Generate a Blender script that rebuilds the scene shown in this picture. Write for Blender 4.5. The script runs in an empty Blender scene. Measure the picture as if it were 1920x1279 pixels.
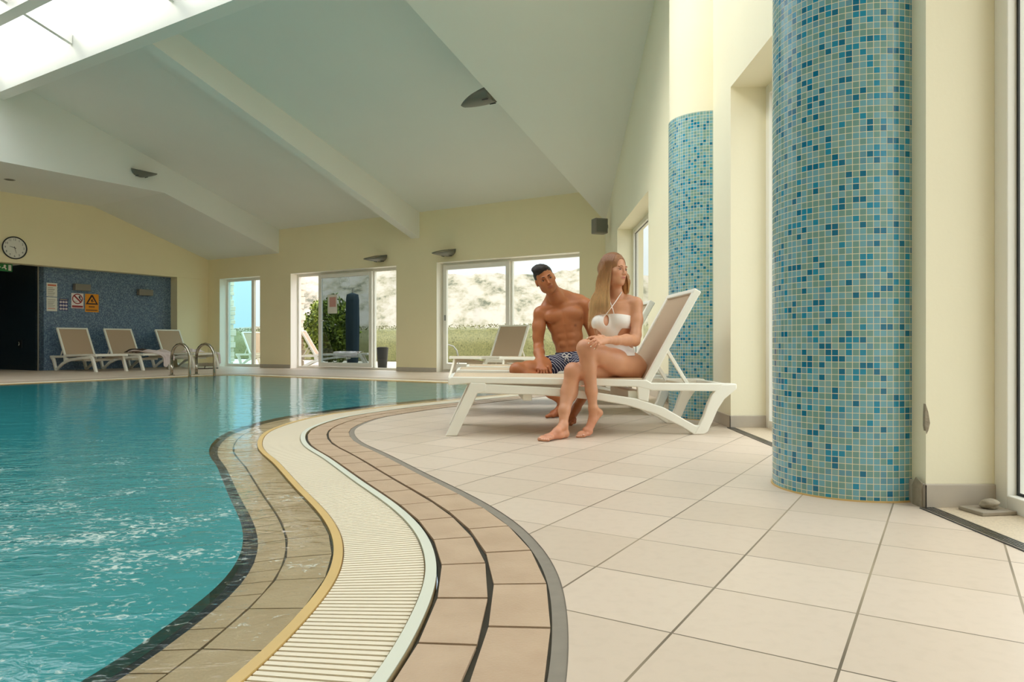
import bpy, bmesh, math, random
import numpy as np
from mathutils import Vector, Matrix
from mathutils.geometry import tessellate_polygon

SC = bpy.context.scene
COL = SC.collection
F_PX = 1330.0      # focal length in pixels of the 1920 px wide frame
H_CAM = 0.6        # the camera stands low, 0.6 m above the deck

# ------------------------------------------------------------------ camera
cam_d = bpy.data.cameras.new('camera')
cam_d.sensor_width = 36.0
cam_d.lens = F_PX / 1920.0 * 36.0
cam_d.shift_y = 5.5 / 1920.0
cam_d.clip_end = 1000.0
cam = bpy.data.objects.new('camera', cam_d)
COL.objects.link(cam)
cam.location = (0, 0, H_CAM)
cam.rotation_euler = (math.pi / 2, 0, 0)
SC.camera = cam

# ------------------------------------------------------------------ light
SC.view_settings.view_transform = 'Standard'
SC.view_settings.look = 'None'
SC.view_settings.gamma = 1.0
SC.view_settings.use_curve_mapping = False
SC.view_settings.exposure = 0.18
SC.cycles.use_denoising = True
SC.cycles.max_bounces = 14
SC.cycles.diffuse_bounces = 7
SC.cycles.glossy_bounces = 5
SC.cycles.transparent_max_bounces = 16
SC.cycles.transmission_bounces = 8
SC.cycles.sample_clamp_indirect = 6.0
SC.cycles.caustics_reflective = False
SC.cycles.caustics_refractive = False
SC.cycles.blur_glossy = 0.5

SKY_ZENITH, SKY_HORIZON, SKY_STRENGTH = (0.86, 0.95, 1.0), (0.80, 0.90, 1.0), 1.0
world = bpy.data.worlds.new('world')
SC.world = world
world.use_nodes = True
nt = world.node_tree
nt.nodes.clear()
w_out = nt.nodes.new('ShaderNodeOutputWorld')
w_bg = nt.nodes.new('ShaderNodeBackground')
w_tc = nt.nodes.new('ShaderNodeTexCoord')
w_sep = nt.nodes.new('ShaderNodeSeparateXYZ')
w_ramp = nt.nodes.new('ShaderNodeValToRGB')
w_noise = nt.nodes.new('ShaderNodeTexNoise')
w_mul = nt.nodes.new('ShaderNodeMath')
nt.links.new(w_tc.outputs['Generated'], w_sep.inputs[0])
nt.links.new(w_sep.outputs['Z'], w_ramp.inputs[0])
e = w_ramp.color_ramp.elements
e[0].position = 0.0; e[0].color = (0.72, 0.86, 1.0, 1)
e[1].position = 0.45; e[1].color = (3.02, 2.95, 3.0, 1)
m_ = w_ramp.color_ramp.elements.new(0.12); m_.color = (0.98, 1.07, 1.2, 1)
nt.links.new(w_ramp.outputs[0], w_bg.inputs[0])
w_bg.inputs[1].default_value = 1.12
nt.links.new(w_bg.outputs[0], w_out.inputs[0])

# ---- axes of the hall: s runs along the back wall (to the left), t comes out of it, C is the right rear corner
ANG = math.radians(31.62)
CX, CY = 1.73, 13.1
UX, UY = -math.cos(ANG), math.sin(ANG)
NX, NY = -math.sin(ANG), -math.cos(ANG)
def R(s, t, z=0.0):
    return Vector((CX + UX * s + NX * t, CY + UY * s + NY * t, z))
def ST(x, y):
    return ((x - CX) * UX + (y - CY) * UY, (x - CX) * NX + (y - CY) * NY)
def WX(y, o=0.0):          # right wall face
    return 1.517 + 0.0198 * (y - 2.6) + o
def RW(y, o, z=0.0):
    return Vector((WX(y) + o, y, z))
def at(px, py, Y):         # a pixel of the photograph at distance Y as a point of the hall
    return Vector(((px - 960.0) / F_PX * Y, Y, H_CAM - (py - 645.0) * Y / F_PX))

def srgb(c):
    def f(v):
        v /= 255.0
        return v / 12.92 if v <= 0.04045 else ((v + 0.055) / 1.055) ** 2.4
    return (f(c[0]), f(c[1]), f(c[2]), 1.0)

sun_d = bpy.data.lights.new('sun', 'SUN')
sun_d.energy = 2.8
sun_d.angle = math.radians(16)
sun_d.color = (1.0, 0.90, 0.76)
sun = bpy.data.objects.new('sun', sun_d)
COL.objects.link(sun)
_sd = Vector((UX * 0.5 + NX * 0.75, UY * 0.5 + NY * 0.75, 0.634)).normalized()
sun.rotation_euler = _sd.to_track_quat('Z', 'Y').to_euler()
sun.location = (0, 0, 20)

def portal(name, a, b, c):
    """window portal: a corner, b and c edge ends; only guides the sampling of the sky light"""
    d = bpy.data.lights.new(name, 'AREA')
    d.shape = 'RECTANGLE'
    ex, ey = (b - a), (c - a)
    d.size, d.size_y = ex.length, ey.length
    d.cycles.is_portal = True
    o = bpy.data.objects.new(name, d)
    COL.objects.link(o)
    X, Y = ex.normalized(), ey.normalized()
    Z = X.cross(Y).normalized()
    m = Matrix((X, Y, Z)).transposed().to_4x4()
    m.translation = a + ex / 2 + ey / 2
    o.matrix_world = m
    return o

WIN = [(9.592, 11.223), (5.044, 8.462), (0.532, 3.925)]      # openings of the back wall (s)
WZ = 2.34
RWIN = [(-2.2, 2.6), (3.5, 5.08), (8.5, 11.4)]               # openings of the right wall (y)
RZ = 2.44
for s0, s1 in WIN:
    portal('window_daylight', R(s0, 0.02, 0), R(s1, 0.02, 0), R(s0, 0.02, WZ))
for y0, y1 in RWIN:
    portal('window_daylight', RW(y0, 0.02, 0), RW(y1, 0.02, 0), RW(y0, 0.02, RZ))
portal('skylight_daylight', R(-7.0, 6.15, 5.0), R(11.7, 6.15, 5.0), R(-7.0, 11.5, 5.0))
for o in list(COL.objects):       # the portals must look into the hall
    if o.type == 'LIGHT' and o.data.type == 'AREA':
        d = -(o.matrix_world.to_3x3() @ Vector((0, 0, 1)))
        want = Vector((0, 0, -1)) if 'skylight' in o.name else (Vector((-3, 8, 1)) - o.matrix_world.translation)
        if d.dot(want) < 0:
            o.matrix_world = o.matrix_world @ Matrix.Rotation(math.pi, 4, 'X')

# ------------------------------------------------------------------ materials
def new_mat(name):
    m = bpy.data.materials.new(name)
    m.use_nodes = True
    n = m.node_tree
    b = n.nodes['Principled BSDF']
    return m, n, b
def pmat(name, col, rough=0.6, metal=0.0, spec=0.5, var=0.0, vscale=3.0, bump=0.0, bscale=60.0, **kw):
    m, n, b = new_mat(name)
    c = srgb(col)
    b.inputs['Base Color'].default_value = c
    b.inputs['Roughness'].default_value = rough
    b.inputs['Metallic'].default_value = metal
    b.inputs['Specular IOR Level'].default_value = spec
    tc = n.nodes.new('ShaderNodeTexCoord')
    if var > 0:
        no = n.nodes.new('ShaderNodeTexNoise'); no.inputs['Scale'].default_value = vscale; no.inputs['Detail'].default_value = 5
        n.links.new(tc.outputs['Object'], no.inputs['Vector'])
        mx = n.nodes.new('ShaderNodeMix'); mx.data_type = 'RGBA'
        mx.inputs[6].default_value = tuple(v * (1 - var) for v in c[:3]) + (1,)
        mx.inputs[7].default_value = tuple(min(1, v * (1 + var)) for v in c[:3]) + (1,)
        n.links.new(no.outputs['Fac'], mx.inputs[0])
        n.links.new(mx.outputs[2], b.inputs['Base Color'])
    if bump > 0:
        n2 = n.nodes.new('ShaderNodeTexNoise'); n2.inputs['Scale'].default_value = bscale; n2.inputs['Detail'].default_value = 4
        n.links.new(tc.outputs['Object'], n2.inputs['Vector'])
        bp = n.nodes.new('ShaderNodeBump'); bp.inputs['Strength'].default_value = bump; bp.inputs['Distance'].default_value = 0.01
        n.links.new(n2.outputs['Fac'], bp.inputs['Height'])
        n.links.new(bp.outputs[0], b.inputs['Normal'])
    for k, v in kw.items():
        b.inputs[k.replace('_', ' ')].default_value = v
    return m
def math_node(n, op, a=None, b=None, va=None, vb=None):
    x = n.nodes.new('ShaderNodeMath'); x.operation = op
    if a is not None: n.links.new(a, x.inputs[0])
    if b is not None: n.links.new(b, x.inputs[1])
    if va is not None: x.inputs[0].default_value = va
    if vb is not None: x.inputs[1].default_value = vb
    return x.outputs[0]
def ramp(n, fac, stops, interp='LINEAR'):
    r = n.nodes.new('ShaderNodeValToRGB'); r.color_ramp.interpolation = interp
    els = r.color_ramp.elements
    while len(els) < len(stops): els.new(0.5)
    for el, (p, c) in zip(els, stops):
        el.position = p; el.color = c
    n.links.new(fac, r.inputs[0])
    return r.outputs[0]
def mix_rgb(n, fac, a, b, blend='MIX'):
    mx = n.nodes.new('ShaderNodeMix'); mx.data_type = 'RGBA'; mx.blend_type = blend
    if hasattr(fac, 'links'): n.links.new(fac, mx.inputs[0])
    else: mx.inputs[0].default_value = fac
    for v, i in ((a, 6), (b, 7)):
        if hasattr(v, 'links'): n.links.new(v, mx.inputs[i])
        else: mx.inputs[i].default_value = v
    return mx.outputs[2]

M = {}
M['wall'] = pmat('cream_yellow_plaster', (240, 228, 190), 0.75, var=0.03, vscale=1.5, bump=0.05, bscale=40)
M['wall_pale'] = pmat('pale_cream_plaster', (241, 235, 210), 0.7, var=0.03, vscale=1.5, bump=0.06, bscale=40)
M['ceiling'] = pmat('white_ceiling_paint', (232, 233, 226), 0.8, var=0.03, vscale=0.8)
M['white_plastic'] = pmat('white_resin', (240, 238, 228), 0.38, var=0.02)
M['frame'] = pmat('white_window_frame', (236, 234, 226), 0.35)
M['gasket'] = pmat('dark_gasket', (40, 42, 42), 0.5)
M['chrome'] = pmat('polished_steel', (186, 180, 166), 0.2, metal=1.0)
M['reveal'] = pmat('sunlit_reveal_white', (246, 243, 232), 0.6)  # near-white colour stands in for bright daylight on the reveals
M['steel'] = pmat('brushed_steel', (150, 150, 148), 0.3, metal=1.0)
M['lamp_grey'] = pmat('dark_grey_metal', (108, 108, 98), 0.45, spec=0.4)
M['lamp_glass'] = pmat('lamp_lens', (150, 148, 136), 0.2)
M['box_grey'] = pmat('grey_plastic_box', (128, 122, 112), 0.5)
M['grout'] = pmat('grey_joint', (132, 124, 112), 0.8, var=0.15, vscale=20)
M['dark_joint'] = pmat('dark_joint', (62, 58, 46), 0.9, var=0.3, vscale=25)
M['skirting'] = pmat('grey_stone_skirting', (186, 176, 162), 0.55, var=0.08, vscale=12)
M['rock'] = pmat('rough_rock', (150, 140, 122), 0.9, var=0.3, vscale=30, bump=0.6, bscale=50)
M['stone_white'] = pmat('white_rubble_stone', (232, 222, 205), 0.9, var=0.15, vscale=8, bump=1.0, bscale=9)
M['black_plastic'] = pmat('black_plastic', (30, 32, 32), 0.4)
M['white_paper'] = pmat('white_paper', (225, 222, 212), 0.6)
M['terrace'] = pmat('terrace_paving', (190, 180, 165), 0.8, var=0.1, vscale=2)
M['parasol_blue'] = pmat('dark_blue_canvas', (40, 60, 72), 0.8)
M['poster_red'] = pmat('poster_print', (200, 150, 140), 0.6)

def sling_mat(name, col):
    m, n, b = new_mat(name)
    tc = n.nodes.new('ShaderNodeTexCoord')
    w = n.nodes.new('ShaderNodeTexChecker'); w.inputs['Scale'].default_value = 420
    n.links.new(tc.outputs['Object'], w.inputs['Vector'])
    c = srgb(col)
    w.inputs[1].default_value = tuple(v * 0.86 for v in c[:3]) + (1,)
    w.inputs[2].default_value = tuple(min(1, v * 1.12) for v in c[:3]) + (1,)
    n.links.new(w.outputs[0], b.inputs['Base Color'])
    b.inputs['Roughness'].default_value = 0.7
    return m
M['sling'] = sling_mat('taupe_mesh_sling', (184, 160, 134))
M['sling_seat'] = sling_mat('beige_mesh_sling', (212, 190, 162))

def mosaic_mat(name, stops, grout, cell, cyl=None, joint=0.09, rough=0.18, spec=0.5):
    """small square mosaic; cyl = (cx, cy, r) wraps the grid round a column, else object XYZ of a wall frame via UV"""
    m, n, b = new_mat(name)
    tc = n.nodes.new('ShaderNodeTexCoord')
    sep = n.nodes.new('ShaderNodeSeparateXYZ')
    n.links.new(tc.outputs['UV'], sep.inputs[0])
    u = math_node(n, 'DIVIDE', sep.outputs[0], vb=cell)
    v = math_node(n, 'DIVIDE', sep.outputs[1], vb=cell)
    fu, fv = math_node(n, 'FLOOR', u), math_node(n, 'FLOOR', v)
    comb = n.nodes.new('ShaderNodeCombineXYZ')
    n.links.new(fu, comb.inputs[0]); n.links.new(fv, comb.inputs[1])
    wn = n.nodes.new('ShaderNodeTexWhiteNoise'); wn.noise_dimensions = '3D'
    n.links.new(comb.outputs[0], wn.inputs['Vector'])
    colr = ramp(n, wn.outputs['Value'], stops, 'CONSTANT')
    gu, gv = math_node(n, 'FRACT', u), math_node(n, 'FRACT', v)
    du = math_node(n, 'ABSOLUTE', math_node(n, 'SUBTRACT', gu, vb=0.5))
    dv = math_node(n, 'ABSOLUTE', math_node(n, 'SUBTRACT', gv, vb=0.5))
    mxx = math_node(n, 'MAXIMUM', du, dv)
    isj = math_node(n, 'GREATER_THAN', mxx, vb=0.5 - joint / 2)
    out = mix_rgb(n, isj, colr, srgb(grout))
    n.links.new(out, b.inputs['Base Color'])
    rr = math_node(n, 'MULTIPLY_ADD', isj, vb=0.5)
    rr.node.inputs[2].default_value = rough
    n.links.new(rr, b.inputs['Roughness'])
    bp = n.nodes.new('ShaderNodeBump'); bp.inputs['Strength'].default_value = 0.35; bp.inputs['Distance'].default_value = 0.002
    inv = math_node(n, 'SUBTRACT', None, isj, va=1.0)
    n.links.new(inv, bp.inputs['Height'])
    n.links.new(bp.outputs[0], b.inputs['Normal'])
    b.inputs['Specular IOR Level'].default_value = spec
    return m
A_, B_, D_, E_ = srgb((114, 158, 154)), srgb((112, 168, 184)), srgb((6, 110, 146)), srgb((30, 140, 176))
M['mosaic_column'] = mosaic_mat('aqua_blue_glass_mosaic',
    [(0.0, A_), (0.30, B_), (0.58, srgb((128, 170, 174))), (0.71, srgb((98, 152, 172))), (0.78, D_), (0.90, E_)], (222, 214, 184), 0.0243, joint=0.10)
M['mosaic_wall'] = mosaic_mat('slate_blue_mosaic',
    [(0.0, srgb((84, 110, 140))), (0.35, srgb((100, 128, 154))), (0.6, srgb((72, 98, 130))), (0.8, srgb((122, 148, 168))), (0.93, srgb((54, 80, 112)))], (124, 138, 150), 0.024, joint=0.12, rough=0.3)
M['mosaic_shaded'] = pmat('unlit_passage_mosaic', (26, 42, 52), 0.3)  # shade of the unlit passage put into the mosaic colour
M['mosaic_band'] = mosaic_mat('navy_pool_band', [(0.0, srgb((30, 44, 58))), (0.5, srgb((40, 54, 66))), (0.85, srgb((24, 34, 46)))], (50, 60, 66), 0.024, rough=0.3)

def floor_mat():
    m, n, b = new_mat('beige_deck_tiles')
    tc = n.nodes.new('ShaderNodeTexCoord')
    th, s, ox, oy = -0.54836746, 0.31806656, -0.21147467, 1.80414704
    ux, uy = math.cos(th), math.sin(th)
    outs = []
    for vx, vy in ((ux, uy), (-uy, ux)):
        d = n.nodes.new('ShaderNodeVectorMath'); d.operation = 'DOT_PRODUCT'
        n.links.new(tc.outputs['Object'], d.inputs[0])
        d.inputs[1].default_value = (vx / s, vy / s, 0)
        outs.append(math_node(n, 'SUBTRACT', d.outputs['Value'], vb=(ox * vx + oy * vy) / s - 400))
    comb = n.nodes.new('ShaderNodeCombineXYZ')
    n.links.new(outs[0], comb.inputs[0]); n.links.new(outs[1], comb.inputs[1])
    fl = n.nodes.new('ShaderNodeVectorMath'); fl.operation = 'FLOOR'
    n.links.new(comb.outputs[0], fl.inputs[0])
    wn = n.nodes.new('ShaderNodeTexWhiteNoise'); wn.noise_dimensions = '3D'
    n.links.new(fl.outputs[0], wn.inputs['Vector'])
    tile = ramp(n, wn.outputs['Value'], [(0.0, srgb((199, 182, 164))), (0.5, srgb((204, 187, 170))), (1.0, srgb((209, 193, 176)))])
    no = n.nodes.new('ShaderNodeTexNoise'); no.inputs['Scale'].default_value = 30; no.inputs['Detail'].default_value = 8
    n.links.new(tc.outputs['Object'], no.inputs['Vector'])
    spots = ramp(n, no.outputs['Fac'], [(0.30, (0.80, 0.79, 0.77, 1)), (0.52, (1, 1, 1, 1))])
    tile = mix_rgb(n, 0.22, tile, spots, 'MULTIPLY')
    g = []
    for o_, w_ in ((outs[0], 0.012), (outs[1], 0.008)):
        fr = math_node(n, 'FRACT', o_)
        dd = math_node(n, 'ABSOLUTE', math_node(n, 'SUBTRACT', fr, vb=0.5))
        g.append(math_node(n, 'GREATER_THAN', dd, vb=0.5 - w_ / 2 - 0.003))
    isg = math_node(n, 'MAXIMUM', g[0], g[1])
    n3 = n.nodes.new('ShaderNodeTexNoise'); n3.inputs['Scale'].default_value = 1.3
    n.links.new(tc.outputs['Object'], n3.inputs['Vector'])
    gc = ramp(n, n3.outputs['Fac'], [(0.35, srgb((92, 80, 66))), (0.62, srgb((160, 144, 120)))])
    col = mix_rgb(n, isg, tile, gc)
    n.links.new(col, b.inputs['Base Color'])
    b.inputs['Roughness'].default_value = 0.42
    b.inputs['Specular IOR Level'].default_value = 0.45
    bp = n.nodes.new('ShaderNodeBump'); bp.inputs['Strength'].default_value = 0.5; bp.inputs['Distance'].default_value = 0.003
    n.links.new(math_node(n, 'SUBTRACT', None, isg, va=1.0), bp.inputs['Height'])
    n.links.new(bp.outputs[0], b.inputs['Normal'])
    return m
M['floor'] = floor_mat()

def coping_mat(name, c1, c2, rough=0.45):
    m, n, b = new_mat(name)
    tc = n.nodes.new('ShaderNodeTexCoord')
    no = n.nodes.new('ShaderNodeTexNoise'); no.inputs['Scale'].default_value = 9; no.inputs['Detail'].default_value = 6
    n.links.new(tc.outputs['Object'], no.inputs['Vector'])
    n.links.new(ramp(n, no.outputs['Fac'], [(0.3, srgb(c1)), (0.7, srgb(c2))]), b.inputs['Base Color'])
    vo = n.nodes.new('ShaderNodeTexVoronoi'); vo.inputs['Scale'].default_value = 150
    n.links.new(tc.outputs['Object'], vo.inputs['Vector'])
    bp = n.nodes.new('ShaderNodeBump'); bp.inputs['Strength'].default_value = 0.35; bp.inputs['Distance'].default_value = 0.0015
    n.links.new(vo.outputs['Distance'], bp.inputs['Height'])
    n.links.new(bp.outputs[0], b.inputs['Normal'])
    b.inputs['Roughness'].default_value = rough
    return m
M['coping'] = coping_mat('ribbed_tan_tile', (178, 151, 125), (192, 166, 140))
M['coping_wet'] = coping_mat('wet_tan_tile', (218, 192, 154), (228, 204, 168), 0.3)
M['grate'] = pmat('white_overflow_grate', (229, 218, 196), 0.5, var=0.05, vscale=2.0)
M['channel'] = pmat('gutter_channel', (168, 146, 108), 0.7, var=0.15, vscale=3)
M['trim_white'] = pmat('white_gutter_trim', (214, 216, 202), 0.4)
M['trim_yellow'] = pmat('yellowed_gutter_trim', (206, 174, 112), 0.45, var=0.12, vscale=4)
M['granite'] = pmat('speckled_threshold_stone', (196, 180, 156), 0.5, var=0.35, vscale=160)

def basin_mat():
    m, n, b = new_mat('teal_pool_mosaic')
    tc = n.nodes.new('ShaderNodeTexCoord')
    no = n.nodes.new('ShaderNodeTexNoise'); no.inputs['Scale'].default_value = 3.5; no.inputs['Detail'].default_value = 4; no.inputs['Distortion'].default_value = 1.2
    n.links.new(tc.outputs['Object'], no.inputs['Vector'])
    n.links.new(ramp(n, no.outputs['Fac'], [(0.3, srgb((74, 158, 150))), (0.7, srgb((100, 184, 172)))]), b.inputs['Base Color'])
    b.inputs['Roughness'].default_value = 0.5
    return m
M['basin'] = basin_mat()

def water_mat(name, murk):
    m = bpy.data.materials.new(name); m.use_nodes = True
    n = m.node_tree; n.nodes.clear()
    out = n.nodes.new('ShaderNodeOutputMaterial')
    tr = n.nodes.new('ShaderNodeBsdfTransparent'); tr.inputs[0].default_value = (0.80, 0.95, 0.93, 1) if murk > 0 else (0.97, 0.985, 0.96, 1)
    gl = n.nodes.new('ShaderNodeBsdfGlossy'); gl.inputs['Roughness'].default_value = 0.03
    fr = n.nodes.new('ShaderNodeFresnel'); fr.inputs['IOR'].default_value = 1.33
    df = n.nodes.new('ShaderNodeBsdfDiffuse'); df.inputs[0].default_value = (0.80, 0.88, 0.84, 1)
    tc = n.nodes.new('ShaderNodeTexCoord')
    mp = n.nodes.new('ShaderNodeMapping')
    n.links.new(tc.outputs['Object'], mp.inputs[0]); mp.inputs['Scale'].default_value = (1.0, 1.7, 1.0)
    n1 = n.nodes.new('ShaderNodeTexNoise'); n1.inputs['Scale'].default_value = 3.2; n1.inputs['Detail'].default_value = 3; n1.inputs['Distortion'].default_value = 0.6
    n2 = n.nodes.new('ShaderNodeTexNoise'); n2.inputs['Scale'].default_value = 14; n2.inputs['Detail'].default_value = 3; n2.inputs['Distortion'].default_value = 0.8
    n.links.new(mp.outputs[0], n1.inputs['Vector']); n.links.new(mp.outputs[0], n2.inputs['Vector'])
    # the jets stir the water near the camera on the left
    dist = n.nodes.new('ShaderNodeVectorMath'); dist.operation = 'DISTANCE'
    n.links.new(tc.outputs['Object'], dist.inputs[0]); dist.inputs[1].default_value = (-2.1, 1.9, 0)
    near = n.nodes.new('ShaderNodeMapRange'); near.inputs[1].default_value = 3.1; near.inputs[2].default_value = 0.6
    near.inputs[3].default_value = 0.0; near.inputs[4].default_value = 1.0
    n.links.new(dist.outputs['Value'], near.inputs[0])
    h = math_node(n, 'ADD', n1.outputs['Fac'], math_node(n, 'MULTIPLY', n2.outputs['Fac'], math_node(n, 'MULTIPLY_ADD', near.outputs[0], vb=0.40)))
    h.node.inputs[1].links[0].from_node.inputs[1].links[0].from_node.inputs[2].default_value = 0.22
    bp = n.nodes.new('ShaderNodeBump'); bp.inputs['Distance'].default_value = 0.035
    # wavelets lap over the shallow edge where the gutter swings out
    d2 = n.nodes.new('ShaderNodeVectorMath'); d2.operation = 'DISTANCE'
    n.links.new(tc.outputs['Object'], d2.inputs[0]); d2.inputs[1].default_value = (-0.82, 2.65, 0)
    lap = n.nodes.new('ShaderNodeMapRange'); lap.inputs[1].default_value = 0.8; lap.inputs[2].default_value = 0.1; lap.inputs[4].default_value = 0.75 if murk == 0 else 0.0
    n.links.new(d2.outputs['Value'], lap.inputs[0])
    s1 = math_node(n, 'MULTIPLY_ADD', near.outputs[0], vb=0.12); s1.node.inputs[2].default_value = 0.15
    n.links.new(math_node(n, 'ADD', s1, lap.outputs[0]), bp.inputs['Strength'])
    n.links.new(h, bp.inputs['Height'])
    n.links.new(bp.outputs[0], gl.inputs['Normal']); n.links.new(bp.outputs[0], fr.inputs['Normal'])
    sc = n.nodes.new('ShaderNodeBsdfDiffuse'); sc.inputs[0].default_value = srgb((60, 152, 158))   # light scattered back by the deep water
    body = n.nodes.new('ShaderNodeMixShader'); body.inputs[0].default_value = murk
    n.links.new(tr.outputs[0], body.inputs[1]); n.links.new(sc.outputs[0], body.inputs[2])
    mx = n.nodes.new('ShaderNodeMixShader')
    n.links.new(fr.outputs[0], mx.inputs[0]); n.links.new(body.outputs[0], mx.inputs[1]); n.links.new(gl.outputs[0], mx.inputs[2])
    # foam
    mpf = n.nodes.new('ShaderNodeMapping'); n.links.new(tc.outputs['Object'], mpf.inputs[0]); mpf.inputs['Scale'].default_value = (1.0, 1.3, 1.0); mpf.inputs['Rotation'].default_value = (0, 0, 0.35)
    f1 = n.nodes.new('ShaderNodeTexNoise'); f1.inputs['Scale'].default_value = 30; f1.inputs['Detail'].default_value = 7; f1.inputs['Roughness'].default_value = 0.62; f1.inputs['Distortion'].default_value = 1.0
    f2 = n.nodes.new('ShaderNodeTexNoise'); f2.inputs['Scale'].default_value = 3.0; f2.inputs['Detail'].default_value = 2
    n.links.new(mpf.outputs[0], f1.inputs['Vector']); n.links.new(mpf.outputs[0], f2.inputs['Vector'])
    k = math_node(n, 'MULTIPLY', f1.outputs['Fac'], math_node(n, 'ADD', f2.outputs['Fac'], vb=0.55))
    k2 = math_node(n, 'ADD', k, math_node(n, 'MULTIPLY', near.outputs[0], vb=0.24))
    foam = n.nodes.new('ShaderNodeMapRange'); foam.inputs[1].default_value = 0.79; foam.inputs[2].default_value = 0.95
    n.links.new(k2, foam.inputs[0])
    ff = math_node(n, 'MULTIPLY', foam.outputs[0], vb=0.62)
    mx2 = n.nodes.new('ShaderNodeMixShader')
    n.links.new(ff, mx2.inputs[0]); n.links.new(mx.outputs[0], mx2.inputs[1]); n.links.new(df.outputs[0], mx2.inputs[2])
    n.links.new(mx2.outputs[0], out.inputs[0])
    return m
M['water_deep'] = water_mat('deep_pool_water', 0.86)
M['water_shallow'] = water_mat('shallow_pool_water', 0.0)

def glass_mat(name, tint, ior=1.5, extra=0.0):
    m = bpy.data.materials.new(name); m.use_nodes = True
    n = m.node_tree; n.nodes.clear()
    out = n.nodes.new('ShaderNodeOutputMaterial')
    tr = n.nodes.new('ShaderNodeBsdfTransparent'); tr.inputs[0].default_value = tint
    gl = n.nodes.new('ShaderNodeBsdfGlossy'); gl.inputs['Roughness'].default_value = 0.01
    fr = n.nodes.new('ShaderNodeFresnel'); fr.inputs['IOR'].default_value = ior
    mx = n.nodes.new('ShaderNodeMixShader')
    geo = n.nodes.new('ShaderNodeNewGeometry')
    front = math_node(n, 'SUBTRACT', None, geo.outputs['Backfacing'], va=1.0)
    f = math_node(n, 'MULTIPLY', math_node(n, 'ADD', fr.outputs[0], vb=extra), front); f.node.use_clamp = True
    n.links.new(f, mx.inputs[0]); n.links.new(tr.outputs[0], mx.inputs[1]); n.links.new(gl.outputs[0], mx.inputs[2])
    n.links.new(mx.outputs[0], out.inputs[0])
    return m
M['glass'] = glass_mat('clear_glass', (0.93, 0.96, 0.93, 1))
M['glass_tint'] = glass_mat('tinted_glass', (0.50, 0.56, 0.56, 1), extra=0.05)
M['glass_blue'] = glass_mat('blue_tinted_glass', (0.70, 0.92, 0.93, 1), extra=0.03)
M['glass_roof'] = glass_mat('roof_glazing', (0.9, 0.93, 0.93, 1))

def hill_mat():
    m, n, b = new_mat('limestone_hillside')
    tc = n.nodes.new('ShaderNodeTexCoord')
    no = n.nodes.new('ShaderNodeTexNoise'); no.inputs['Scale'].default_value = 0.42; no.inputs['Detail'].default_value = 9; no.inputs['Roughness'].default_value = 0.70
    mp = n.nodes.new('ShaderNodeMapping'); mp.inputs['Scale'].default_value = (1.0, 0.28, 1.2); n.links.new(tc.outputs['Object'], mp.inputs[0])
    n.links.new(mp.outputs[0], no.inputs['Vector'])
    c = ramp(n, no.outputs['Fac'], [(0.36, srgb((84, 86, 74))), (0.45, srgb((134, 129, 114))), (0.56, srgb((152, 146, 138)))])
    n.links.new(c, b.inputs['Base Color'])
    b.inputs['Roughness'].default_value = 0.95
    b.inputs['Specular IOR Level'].default_value = 0.1
    return m
M['hill'] = hill_mat()
def leaf_mat(name, c1, c2, sc=5):
    m, n, b = new_mat(name)
    tc = n.nodes.new('ShaderNodeTexCoord')
    no = n.nodes.new('ShaderNodeTexNoise'); no.inputs['Scale'].default_value = sc; no.inputs['Detail'].default_value = 5
    n.links.new(tc.outputs['Object'], no.inputs['Vector'])
    n.links.new(ramp(n, no.outputs['Fac'], [(0.35, srgb(c1)), (0.65, srgb(c2))]), b.inputs['Base Color'])
    b.inputs['Roughness'].default_value = 0.6
    return m
M['leaf'] = leaf_mat('green_leaves', (52, 78, 28), (146, 164, 56))
M['hedge'] = leaf_mat('hedge_leaves', (80, 82, 44), (112, 110, 66), 22)

# ------------------------------------------------------------------ mesh helpers
def link(name, verts, faces, mat, parent=None, smooth=False, uvs=None, bevel=0.0, mats=None, fmat=None):
    me = bpy.data.meshes.new(name)
    me.from_pydata([tuple(v) for v in verts], [], faces)
    if mats:
        for mm in mats: me.materials.append(mm)
        if fmat: me.polygons.foreach_set('material_index', fmat)
    elif mat is not None:
        me.materials.append(mat)
    if uvs is not None:
        ul = me.uv_layers.new(name='UVMap')
        flat = []
        for p in me.polygons:
            for li in p.loop_indices:
                flat.extend(uvs[me.loops[li].vertex_index])
        ul.data.foreach_set('uv', flat)
    if smooth:
        me.polygons.foreach_set('use_smooth', [True] * len(me.polygons))
    me.update()
    o = bpy.data.objects.new(name, me)
    COL.objects.link(o)
    if parent: o.parent = parent
    if bevel > 0:
        bv = o.modifiers.new('bevel', 'BEVEL'); bv.width = bevel; bv.segments = 2; bv.limit_method = 'ANGLE'
    return o
def tag(o, label=None, cat=None, group=None, kind=None):
    if label: o['label'] = label
    if cat: o['category'] = cat
    if group: o['group'] = group
    if kind: o['kind'] = kind
    return o
def struct(o): o['kind'] = 'structure'; return o
def thing(name, label, cat, loc=(0, 0, 0), rz=0.0, group=None):
    o = bpy.data.objects.new(name, None)
    o.empty_display_size = 0.1
    COL.objects.link(o)
    o.location = loc; o.rotation_euler = (0, 0, rz)
    return tag(o, label, cat, group)
def dup(root, loc, rz, label, group=None):
    r = root.copy(); COL.objects.link(r); r.location = loc; r.rotation_euler = (0, 0, rz)
    r['label'] = label
    if group: r['group'] = group
    for ch in [o for o in COL.objects if o.parent == root]:
        c = ch.copy(); COL.objects.link(c); c.parent = r
        for g in [o for o in COL.objects if o.parent == ch]:
            d = g.copy(); COL.objects.link(d); d.parent = c
    return r
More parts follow.
